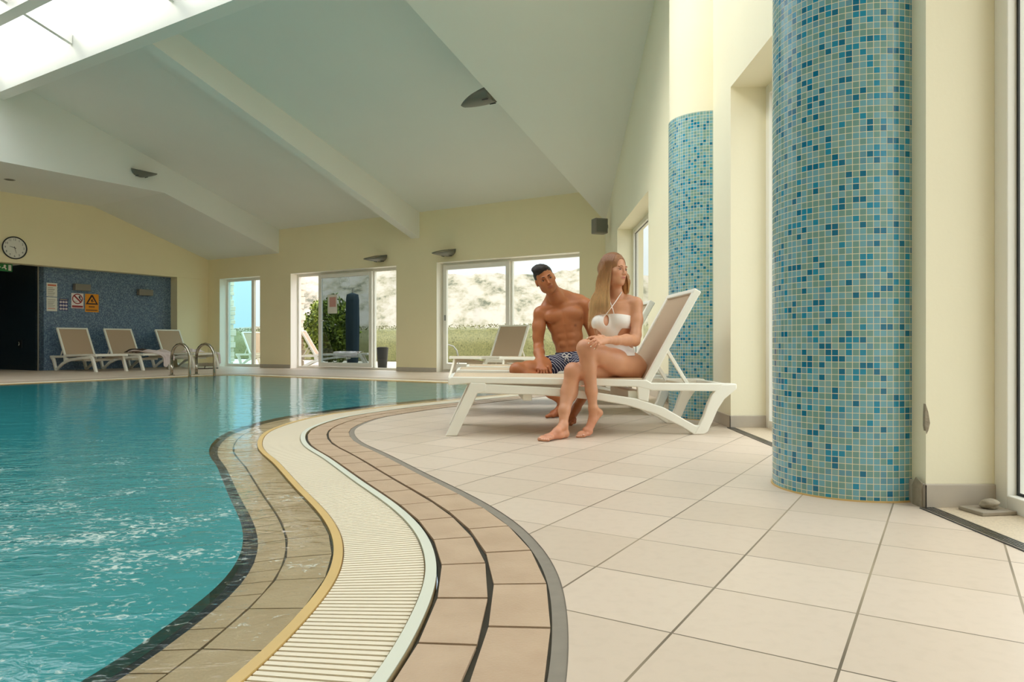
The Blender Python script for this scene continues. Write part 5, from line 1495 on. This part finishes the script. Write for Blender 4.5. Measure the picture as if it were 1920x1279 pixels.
    B.path([AR, heel], [0.027, 0.026], 0.012); B.path([AR, mid, ball], [0.028, 0.024, 0.018], 0.015); B.path([heel, np.array((0.305, 4.470, 0.022)), ball], [0.025, 0.019, 0.018], 0.015)
    dirn = nz((-0.66, -0.75, 0)); side = nz((-0.75, 0.66, 0))
    B.cone(ball - side * 0.022, ball + side * 0.020, 0.0165, 0.0185, 0.012)
    for i, (o_, L_, r_) in enumerate(((0.028, 0.052, 0.0130), (0.009, 0.050, 0.0095), (-0.006, 0.045, 0.0090), (-0.019, 0.040, 0.0086), (-0.031, 0.033, 0.0082))):
        a = ball + side * o_ * 0.95 + dirn * 0.008; a[2] = 0.018; b = a + dirn * L_; b[2] = r_ * 0.95; m_ = (a + b) / 2 + np.array((0, 0, 0.005))
        B.path([a, m_, b], [r_ * 1.15, r_, r_ * .95], 0.006); nails.append((b, dirn, r_))
    hd = Head(T(1151, 508, 4.90), (0.66, -0.75, 0.0), (0.04, 0, 1), 0.985)
    hd.build(B)
    V, F = B.mesh()
    col = np.tile(np.array(srgb((206, 150, 116))), (len(V), 1))
    # redder feet, knees, elbows
    for c, r, a in ((np.array((0.26, 4.43, 0.02)), 0.10, 0.35), (np.array((0.50, 4.58, 0.05)), 0.09, 0.35), (KR, 0.06, 0.3), (KL, 0.05, 0.12), (kn[1], 0.05, 0.15)):
        m_ = np.exp(-(((V - c) ** 2).sum(1)) / r ** 2)[:, None] * a; col[:, :3] = col[:, :3] * (1 - m_) + np.array(srgb((206, 120, 98))[:3]) * m_
    col = hd.tone(V, col, (180, 100, 88), 0.35)
    m_ = (((V - T(1151.5, 642.5, 4.60)) ** 2).sum(1) < 0.009 ** 2); 
    to_object('body', V, F, M['skin'], w, org, col)
    hd.eyes(w, 'brow_light', (0.12, 0.02))
    for c, d, r in nails:
        me = bpy.data.meshes.new('nail'); bm = bmesh.new(); bmesh.ops.create_uvsphere(bm, u_segments=10, v_segments=8, radius=1.0)
        up = nz(np.array((-0.25, -0.75, 0.62)) - d * (np.array((-0.25, -0.75, 0.62)) @ d)); sd = np.cross(d, up)
        for v in bm.verts: v.co = Vector(d * (v.co.x * r * (0.80 if c[2] > 0.3 else 0.55)) + sd * (v.co.y * r * (0.62 if c[2] > 0.3 else 0.5)) + up * (v.co.z * r * 0.28))
        bm.to_mesh(me); bm.free(); me.materials.append(M['nail'] if c[2] > 0.3 else M['toenail']); me.polygons.foreach_set('use_smooth', [True] * len(me.polygons))
        o = bpy.data.objects.new('nail', me); COL.objects.link(o); o.parent = w; o.location = c + up * r * 0.80 + d * r * 0.15 - org
    # swimsuit
    M['suit'] = pmat('white_swimsuit', (240, 234, 230), 0.6, bump=0.1, bscale=300)
    S = SDF((0.50, 4.70, 0.34), (0.98, 5.14, 0.86), 0.003)
    for c, r, k in tors: S.ell(c, np.array(r) + 0.006, TA, k)
    S.cone(HL + nz(HR - HL) * 0.02, HL * .8 + KL * .2, 0.104, 0.099, 0.03); S.cone(HR, HR * .8 + KR * .2, 0.092, 0.09, 0.03)
    g = S.grid(); c0 = T(1151, 618, 4.92)
    lat = (g[0] - c0[0]) * l[0] + (g[1] - c0[1]) * l[1]; fw = (g[0] - c0[0]) * f[0] + (g[1] - c0[1]) * f[1]; z = g[2] + 0 * lat
    top = z - (0.806 - 0.9 * (lat - 0.0) ** 2)
    band = np.maximum(top, 0.705 - z)
    panel = np.maximum(np.maximum(np.abs(lat + 0.022 - 0.08 * (0.66 - z)) - (0.054 + 2.2 * np.clip(np.abs(z - 0.660), 0, 1) ** 1.35), -fw - 0.0), np.maximum(z - 0.78, 0.53 - z))
    pel = T(1170, 692, 4.93); lat2 = (g[0] - pel[0]) * l[0] + (g[1] - pel[1]) * l[1]
    brief = np.maximum(z - 0.572, 0.520 - z + 0.0 * lat2)
    S.clip(np.minimum(np.minimum(band, panel), brief))
    key = T(1135.5, 600.5, 4.78)
    q = np.sqrt((((g[0] - key[0]) * l[0] + (g[1] - key[1]) * l[1]) / 0.0165) ** 2 + ((z - key[2]) / 0.037) ** 2)
    S.clip(np.maximum((1 - q) * 0.02, 0) * 1.0 + np.where((q < 1) & (fw > 0), 0.004, -0.05))
    V, F = S.mesh(); to_object('swimsuit', V, F, M['suit'], w, org)
    mb = MB(); V3 = lambda *a: Vector(T(*a) - org)
    mb.tube([V3(1136, 590, 4.79), V3(1146, 577, 4.805), V3(1156, 563, 4.835), V3(1165, 549, 4.885), V3(1166, 543, 4.93)], 0.0032, 8)
    mb.build('halter_strap', M['suit'], w, smooth=True)
    mb = MB(); mb.tube([V3(1151, 588, 4.79), V3(1149, 580, 4.800), V3(1145, 569, 4.822), V3(1140, 556, 4.87), V3(1139, 546, 4.92)], 0.0032, 8)
    mb.build('halter_strap', M['suit'], w, smooth=True)
    # earring
    mb = MB(); ep = hd.P(-0.083, -0.002, -0.035) - org; mb.tube([ep, ep + np.array((0, 0, -0.05))], 0.0012, 5); mb.build('earring', M['chrome'], w)
    # hair
    M['hair_w'] = hairmat('light_brown_to_blond_hair', (146, 98, 62), (198, 152, 100), (240, 208, 158), -0.385 + 0.80, -0.385 + 1.18)
    Hh_ = SDF((0.40, 4.60, 0.66), (0.98, 5.16, 1.26), 0.003)
    Hh_.ell(hd.P(0, -0.016, 0.037), (0.081, 0.100, 0.093), hd.ax(), 0.02)
    Hh_.ell(hd.P(0, -0.045, -0.02), (0.076, 0.066, 0.090), hd.ax(), 0.03)
    Hh_.ell(hd.P(0.0, 0.105, -0.040), (0.060, 0.085, 0.104), hd.ax(), 0.006, 'sub')
    Hh_.ell(hd.P(0.0, 0.112, 0.040), (0.056, 0.062, 0.052), hd.ax(), 0.006, 'sub')
    def lock(pts, rs, k=0.012, fl=None): Hh_.path([np.array(p) for p in pts], rs, k, fl)
    for dx in (0.0, -0.024):
        o3 = np.array((dx, 0.02, 0))
        lock([hd.P(0.048, -0.005, 0.045), T(1132, 522, 4.885) + o3 * .6, T(1131, 545, 4.875) + o3, T(1128, 566, 4.862) + o3], [0.026, 0.023, 0.017, 0.004], 0.02, ((0, 1, 0), 0.7))
    lock([hd.P(-0.056, -0.030, 0.03), T(1172, 520, 4.95), T(1173, 540, 4.975), T(1171, 560, 5.00)], [0.034, 0.028, 0.024, 0.014], 0.012)
    lock([hd.P(0, -0.085, 0.02), T(1150, 545, 5.01), T(1150, 585, 5.05), T(1150, 610, 5.04)], [0.05, 0.05, 0.045, 0.03], 0.02, ((0, 1, 0), 0.6))
    V, F = Hh_.mesh(); hair = to_object('hair', V, F, M['hair_w'], w, org, relax=3)
    def spl(P, n=5):
        P = [np.array(p, float) for p in P]; P = [2 * P[0] - P[1]] + P + [2 * P[-1] - P[-2]]; out = []
        for i in range(1, len(P) - 2):
            for k in range(n):
                t = k / n; p0, p1, p2, p3 = P[i - 1:i + 3]
                out.append(0.5 * (2 * p1 + (p2 - p0) * t + (2 * p0 - 5 * p1 + 4 * p2 - p3) * t * t + (3 * p1 - p0 - 3 * p2 + p3) * t ** 3))
        return out + [P[-2]]
    rs_ = random.Random(7)
    mb = MB()
    def cap(x, ya, z, o_=0.0):      # a point of the scalp hair, pushed out to the cap surface
        v = np.array((x, ya + 0.016, z - 0.037)); k_ = math.sqrt((v[0] / .081) ** 2 + (v[1] / .100) ** 2 + (v[2] / .093) ** 2); v = v / k_ * (1.008 + o_)
        return hd.P(v[0], v[1] - 0.016, v[2] + 0.037)
    for i in range(560):
        a = rs_.uniform(0, 1) ** 0.9; o_ = rs_.uniform(0, 0.02); r = rs_.uniform(0.0013, 0.0027)
        y0 = 0.055 - 0.13 * a; b = rs_.uniform(-1, 1) * 0.6
        xm, xe = 1142.5 - 24 * a + b, 1144 - 41 * a + 3 * b
        yd = 4.805 + 0.075 * a + rs_.uniform(-0.006, 0.010)
        ye = rs_.uniform(576, 594) + 26 * max(0, a - .5) + (rs_.uniform(0, 16) if a > 0.75 else 0)
        pts = [cap(0.004, y0, 0.13, o_), cap(0.045, y0 * 0.95 + 0.003, 0.115, o_), cap(0.074, y0 * 0.85 + 0.010, 0.070, o_), cap(0.080, y0 * 0.75 + 0.010, 0.03, o_),
               T(xm + 1.5 * (1 - a), 527, yd + 0.012), T(xm - 2 * a, 545, yd), T((xm + xe) / 2 - 3 * a, 563, yd - 0.008), T(xe, ye, yd - 0.012 + rs_.uniform(-.006, .006))]
        P_ = spl(pts, 4); n_ = len(P_); mb.tube([Vector(p - org) for p in P_], [r * (0.6 + 0.4 * min(1, j / 5)) * (1 if j < n_ - 5 else max(0.15, (n_ - 1 - j) / 5)) for j in range(n_)], 4, cap=False)
    for i in range(120):
        a = rs_.uniform(0, 1); o_ = rs_.uniform(0, 0.02); r = rs_.uniform(0.0011, 0.0022); y0 = 0.055 - 0.13 * a
        pts = [cap(-0.004, y0, 0.13, o_), cap(-0.045, y0 * 0.95, 0.115, o_), cap(-0.074, y0 * 0.85 + 0.004, 0.070, o_), cap(-0.080, y0 * 0.8, 0.03, o_), T(1176.5 + 3 * a, 522, 4.90 + .06 * a), T(1178 + 2.5 * a, 538, 4.93 + .05 * a), T(1176.5 + 3 * a, rs_.uniform(543, 552), 4.95 + .05 * a)]
        P_ = spl(pts, 4); n_ = len(P_); mb.tube([Vector(p - org) for p in P_], [r * (1 if j < n_ - 5 else max(0.15, (n_ - 1 - j) / 5)) for j in range(n_)], 4, cap=False)
    st_ = mb.build('loose_strands', M['hair_w'], w, smooth=True); st_.parent = hair; st_['kind'] = 'stuff'
    return w
make_woman()

# ------------------------------------------------------------------ the man
def make_man():
    h = 0.0038
    org = np.array((0.46, 6.10, 0.37))
    w = thing('person', 'dark-haired shirtless man in navy striped swim shorts sitting on the second lounger', 'person', org)
    B = SDF((-0.06, 5.02, -0.01), (0.92, 6.42, 1.36), h)
    T = lambda px, py, Y: A3(px, py, Y)
    ang = 0.10
    f = nz((-0.12, -0.99, 0.0)); up = nz((-0.10, 0.0, 1.0)); l = nz(np.cross(up, f) * -1); l = nz(np.cross(f, up)) * -1
    if l[0] < 0: l = -l
    TA = [l, f, up]
    def te(c, r, k=0.05): B.ell(c, r, TA, k)
    Yt = 6.14
    te(T(1070, 682, 6.12), (0.138, 0.120, 0.090)); te(T(1067, 655, Yt), (0.116, 0.092, 0.080)); te(T(1064, 632, Yt), (0.135, 0.095, 0.10))
    te(T(1059, 606, Yt), (0.158, 0.105, 0.115)); te(T(1057, 588, Yt), (0.172, 0.100, 0.085)); te(T(1056, 574, Yt + .02), (0.150, 0.070, 0.048))
    for px, py in ((1037.5, 594), (1077, 590)): B.ell(T(px, py, Yt) + f * 0.072, (0.080, 0.040, 0.056), TA, 0.022)
    for j, (py, wd) in enumerate(((618, .036), (631, .036), (645, .034))):
        for sx in (-1, 1): B.ell(T(1061 + j * 1.5, py, Yt) + l * sx * wd + f * 0.074, (0.032, 0.019, 0.026), TA, 0.018)
    B.cone(T(1060, 612, Yt) + f * 0.106, T(1066, 655, Yt) + f * 0.100, 0.003, 0.003, 0.012, None, 'sub')
    B.ell(T(1066.5, 652.5, Yt) + f * 0.105, (0.006, 0.012, 0.005), TA, 0.006, 'sub')
    B.cone(T(1055, 585, Yt) + f * 0.118, T(1059, 606, Yt) + f * 0.116, 0.003, 0.003, 0.015, None, 'sub')
    SR_, SL_ = T(1014, 588, 6.12), T(1099, 573, 6.14)
    B.path([T(1052, 566, 6.14), T(1030, 576, 6.14), SR_], [0.052, 0.046, 0.060], 0.03); B.path([T(1054, 564, 6.14), T(1080, 566, 6.15), SL_], [0.054, 0.048, 0.060], 0.03)
    B.path([T(1053, 574, 6.13), T(1044, 560, 6.09), T(1033, 540, 6.06)], [0.068, 0.062, 0.060], 0.025)
    B.path([T(1042, 548, 6.12), T(1062, 556, 6.16), T(1088, 563, 6.16)], [0.052, 0.046, 0.050], 0.03); B.path([T(1036, 552, 6.12), T(1026, 572, 6.15)], [0.046, 0.046], 0.03)
    for a, b in ((T(1047, 574, 6.075), T(1022, 581, 6.095)), (T(1056, 572, 6.075), T(1090, 568, 6.105))): B.cone(a, b, 0.008, 0.007, 0.03)
    # his right arm (left of the photo), hand between his legs on the lounger edge
    ER, WR = T(1010, 650, 6.10), T(1015, 683, 5.90)
    B.path([SR_, T(1010, 612, 6.12), T(1009, 632, 6.11), ER], [0.060, 0.054, 0.046, 0.043], 0.02)
    B.ell(T(1013, 615, 6.09), (0.040, 0.042, 0.070), None, 0.03)
    B.path([ER, ER * .65 + WR * .35 + np.array((-0.004, 0, 0)), ER * .3 + WR * .7, WR], [0.044, 0.047, 0.037, 0.030], 0.015)
    nails = []
    kn = [T(1010, 692, 5.830), T(1015, 693.5, 5.818), T(1020, 694, 5.812), T(1024.5, 693, 5.818)]
    for k_ in kn: B.cone(WR, k_, 0.023, 0.0125, 0.010)
    fs_ = []
    for a, (tx, ty, tY) in zip(kn, ((1008, 706, 5.825), (1014.5, 708.5, 5.812), (1020.5, 709, 5.806), (1026, 706.5, 5.812))):
        b = T(tx, ty, tY); fs_.append(([a, a * .55 + b * .45 + np.array((0, -0.010, 0)), b], 0.0098))
    fingers(B, nails, fs_); B.path([WR + np.array((0.012, 0, -0.01)), T(1028, 689, 5.86), T(1032.5, 698, 5.845), T(1033.5, 704, 5.84)], [0.018, 0.014, 0.012, 0.010], 0.01)
    # his left arm goes down behind the woman
    EL, WL = T(1117, 640, 6.14), T(1122, 686, 5.98)
    B.path([SL_, T(1106, 606, 6.15), EL], [0.060, 0.053, 0.043], 0.02); B.path([EL, (EL + WL) / 2, WL], [0.044, 0.042, 0.030], 0.015)
    for k_ in range(4):
        a = WL + np.array((-0.02 + 0.018 * k_, -0.05, -0.045)); B.cone(WL, a, 0.024, 0.013, 0.012); B.path([a, a + np.array((0, -0.035, -0.02)), a + np.array((0, -0.05, -0.05))], [0.011, 0.010, 0.009], 0.005)
    B.path([WL, WL + np.array((-0.035, -0.03, -0.03)), WL + np.array((-0.045, -0.055, -0.05))], [0.016, 0.013, 0.011], 0.01)
    # his right leg: knee out to the left, shin slanting back under
    HR, KR, AR = T(1050, 688, 6.06), T(970, 694, 5.825), T(1054, 752, 5.785)
    B.path([HR, HR * .6 + KR * .4, HR * .25 + KR * .75, KR], [0.094, 0.082, 0.066, 0.059], 0.03)
    B.ell(KR + np.array((-0.006, -0.01, 0.004)), (0.050, 0.050, 0.052), None, 0.03)
    B.path([KR, KR * .62 + AR * .38, KR * .25 + AR * .75, AR], [0.056, 0.054, 0.040, 0.034], 0.02)
    B.ell(KR * .66 + AR * .34 + np.array((0.01, 0.02, 0.012)), (0.07, 0.040, 0.045), [nz(AR - KR), nz(np.cross(AR - KR, (0, 0, 1.0))), nz(np.cross(np.cross(AR - KR, (0, 0, 1.0)), AR - KR))], 0.03)
    heel = np.array((0.455, 5.83, 0.032)); ball = np.array((0.335, 5.775, 0.030)); mid = np.array((0.400, 5.785, 0.075))
    B.path([AR, heel], [0.034, 0.032], 0.015); B.path([AR, mid, ball], [0.034, 0.034, 0.024], 0.02); B.path([heel, ball], [0.030, 0.024], 0.02)
    dirn = nz((-0.95, -0.30, 0)); side = nz((-0.30, 0.95, 0)); B.cone(ball - side * 0.028, ball + side * 0.022, 0.020, 0.021, 0.015)
    for o_, L_, r_ in ((0.030, 0.058, 0.0150), (0.008, 0.055, 0.0110), (-0.008, 0.050, 0.0105), (-0.022, 0.044, 0.0100), (-0.035, 0.036, 0.0095)):
        a = ball + side * o_ * -1 + dirn * 0.008; a[2] = 0.02; b = a + dirn * L_; b[2] = r_; B.path([a, (a + b) / 2 + np.array((0, 0, .005)), b], [r_ * 1.15, r_, r_ * .95], 0.006)
    # his left leg between the loungers, heel raised
    HL, KL, AL = T(1090, 684, 6.08), T(1112, 690, 5.66), np.array((0.535, 5.375, 0.20))
    B.path([HL, (HL + KL) / 2, KL], [0.105, 0.085, 0.060], 0.03); B.ell(KL + np.array((0, -0.008, 0.004)), (0.050, 0.050, 0.052), None, 0.03)
    B.path([KL, KL * .62 + AL * .38, KL * .25 + AL * .75, AL], [0.056, 0.055, 0.040, 0.033], 0.02)
    heel = np.array((0.522, 5.40, 0.165)); ball = np.array((0.432, 5.245, 0.045)); mid = (AL + ball) / 2
    B.path([AL, heel], [0.033, 0.030], 0.015); B.path([AL, mid, ball], [0.033, 0.031, 0.025], 0.02); B.path([heel, ball], [0.029, 0.024], 0.02)
    side = nz((0.86, -0.50, 0)); dirn = nz((-0.45, -0.80, -0.1)); B.cone(ball - side * 0.026, ball + side * 0.026, 0.021, 0.022, 0.015)
    for o_, L_, r_ in ((0.030, 0.056, 0.0148), (0.010, 0.053, 0.0108), (-0.006, 0.049, 0.0104), (-0.020, 0.044, 0.0100), (-0.033, 0.036, 0.0095)):
        a = ball + side * o_; a[2] = 0.026; b = a + dirn * L_; b[2] = r_; B.path([a, (a + b) / 2 + np.array((0, 0, .006)), b], [r_ * 1.15, r_, r_ * .95], 0.006)
    hd = Head(T(1022.3, 524, 5.98), (0.12, -0.985, -0.10), (-0.40, -0.10, 0.92), 1.07, True)
    hd.build(B)
    V, F = B.mesh()
    base_c = np.array(srgb((180, 112, 70)))
    col = np.tile(base_c, (len(V), 1))
    for c, r, a in ((T(1080, 611, Yt) + f * 0.10, 0.013, 0.75), (T(1040.5, 615, Yt) + f * 0.10, 0.012, 0.6)):
        m_ = np.exp(-(((V - c) ** 2).sum(1) / r ** 2) ** 1.5)[:, None] * a; col[:, :3] = col[:, :3] * (1 - m_) + np.array(srgb((120, 58, 40))[:3]) * m_
    for c, r, a in ((ball, 0.08, 0.25), (np.array((0.33, 5.77, 0.02)), 0.08, 0.3), (kn[1], 0.05, 0.15)):
        m_ = np.exp(-(((V - c) ** 2).sum(1)) / r ** 2)[:, None] * a; col[:, :3] = col[:, :3] * (1 - m_) + np.array(srgb((170, 88, 66))[:3]) * m_
    col = hd.tone(V, col, (158, 88, 66))
    x, y, z = hd.L(V)      # stubble shade on jaw and lip
    m_ = (1 / (1 + np.exp((z + 0.045) / 0.008))) * (z > -0.13) * (y > -0.02) * (np.abs(x) < 0.07) * (1 - np.exp(-((x / 0.022) ** 2) ** 2 - (((z + 0.0605) / 0.011) ** 2) ** 2))
    m_ = m_ * 0.10; col[:, :3] = col[:, :3] * (1 - m_[:, None])
    to_object('body', V, F, M['skin'], w, org, col)
    hd.eyes(w, 'brow_dark', (-0.10, 0.02))
    # shorts
    m, n, b = new_mat('navy_white_striped_cloth'); tc = n.nodes.new('ShaderNodeTexCoord')
    wv = n.nodes.new('ShaderNodeTexWave'); wv.wave_type = 'BANDS'; wv.bands_direction = 'DIAGONAL'; wv.inputs['Scale'].default_value = 16; wv.inputs['Distortion'].default_value = 5.0; wv.inputs['Detail'].default_value = 1.5; wv.inputs['Detail Scale'].default_value = 0.8
    n.links.new(tc.outputs['Object'], wv.inputs['Vector'])
    n.links.new(ramp(n, wv.outputs['Fac'], [(0.0, srgb((24, 26, 60))), (0.86, srgb((24, 26, 60))), (0.92, srgb((205, 205, 214)))]), b.inputs['Base Color']); b.inputs['Roughness'].default_value = 0.85
    M['shorts'] = m
    S = SDF((0.16, 5.62, 0.30), (0.86, 6.36, 0.66), 0.0035)
    for c, r in ((T(1070, 682, 6.12), (0.138, 0.120, 0.090)), (T(1067, 655, Yt), (0.116, 0.092, 0.080))): S.ell(c, np.array(r) + 0.010, TA, 0.05)
    S.path([HR, HR * .62 + KR * .38], [0.108, 0.100], 0.03); S.path([HL, (HL + KL) / 2], [0.122, 0.105], 0.03)
    g = S.grid(); waist = T(1067, 659.5, Yt)
    S.D += (0.0035 * np.sin(g[0] * 95 + g[2] * 60) * np.sin(g[1] * 50 + g[2] * 30)).astype(np.float32)
    S.clip((g[2] - waist[2]) * 1.0 + (g[0] - waist[0]) * -0.08 + g[1] * 0)
    d = nz(KR - HR); e = HR * .66 + KR * .34; S.clip((g[0] - e[0]) * d[0] + (g[1] - e[1]) * d[1] + (g[2] - e[2]) * d[2] + 0.10 * (g[2] - e[2]))
    V, F = S.mesh(); to_object('swim_shorts', V, F, M['shorts'], w, org)
    # the drawn cord, tied in a bow
    mb = MB(); c = T(1062.5, 667, 5.962) - org; c = Vector(c)
    for sx in (-1, 1):
        mb.tube([c, c + Vector((sx * 0.022, -0.012, 0.018)), c + Vector((sx * 0.040, -0.010, 0.004)), c + Vector((sx * 0.030, -0.010, -0.014)), c + Vector((sx * 0.004, -0.012, -0.004))], 0.0045, 7)
        mb.tube([c, c + Vector((sx * 0.010, -0.012, -0.025)), c + Vector((sx * 0.018, 0.004, -0.050))], 0.0045, 7)
    mb.build('drawstring', M['suit'], w, smooth=True)
    # short dark hair
    M['hair_m'] = pmat('short_black_hair', (34, 26, 24), 0.45, bump=0.9, bscale=140)
    Q = SDF(hd.c - 0.17, hd.c + 0.17, 0.003)
    Q.ell(hd.P(0, -0.014, 0.042), (0.081, 0.098, 0.088), hd.ax(), 0.02); Q.ell(hd.P(0.012, 0.045, 0.095), (0.058, 0.048, 0.034), hd.ax(), 0.02); Q.ell(hd.P(0.03, 0.02, 0.105), (0.05, 0.05, 0.03), hd.ax(), 0.02)
    Q.ell(hd.P(0.0, -0.06, -0.01), (0.070, 0.050, 0.075), hd.ax(), 0.02)
    Q.ell(hd.P(0.0, 0.120, -0.022), (0.072, 0.085, 0.085), hd.ax(), 0.01, 'sub')
    Q.ell(hd.P(0.0, 0.03, -0.115), (0.12, 0.085, 0.10), hd.ax(), 0.01, 'sub')
    gq = Q.grid(); Q.clip(-((gq[0] - hd.c[0]) * hd.u[0] + (gq[1] - hd.c[1]) * hd.u[1] + (gq[2] - hd.c[2]) * hd.u[2] + 0.040 * hd.s))
    for sx in (-1, 1): Q.ell(hd.P(sx * 0.08, -0.004, -0.012), (0.014, 0.022, 0.032), hd.ax(), 0.004, 'sub')
    g = Q.grid(); rn = np.random.RandomState(3)
    dd = 0
    for i in range(8):
        kx_ = rn.normal(size=3) * 110; dd = dd + 0.0006 * np.sin(g[0] * kx_[0] + g[1] * kx_[1] + g[2] * kx_[2] + i)
    Q.D += dd.astype(np.float32)
    V, F = Q.mesh(); hair = to_object('hair', V, F, M['hair_m'], w, org, relax=1)
    mb = MB(); rr2 = random.Random(5)
    for i in range(260):
        a = rr2.uniform(-1, 1); b_ = rr2.uniform(-0.6, 1)
        a *= 0.75; p = np.array((a * 0.066, 0.03 + b_ * 0.045, 0.112 - 0.05 * a * a - 0.018 * max(b_, 0) ** 2)); d = np.array((0.9, 0.25 * b_, 0.45)) ; d = nz(d + np.array([rr2.uniform(-.25, .25) for _ in range(3)]))
        L_ = rr2.uniform(0.015, 0.03); q0 = hd.P(*p); q1 = hd.P(*(p + d * L_ * .5)); q2 = hd.P(*(p + d * L_ + np.array((0.008, 0.004, -0.004))))
        mb.tube([Vector(q0 - org), Vector(q1 - org), Vector(q2 - org)], [0.0030, 0.0024, 0.0004], 4, cap=False)
    st_ = mb.build('hair_tufts', M['hair_m'], hair, smooth=True); st_['kind'] = 'stuff'
    return w
make_man()
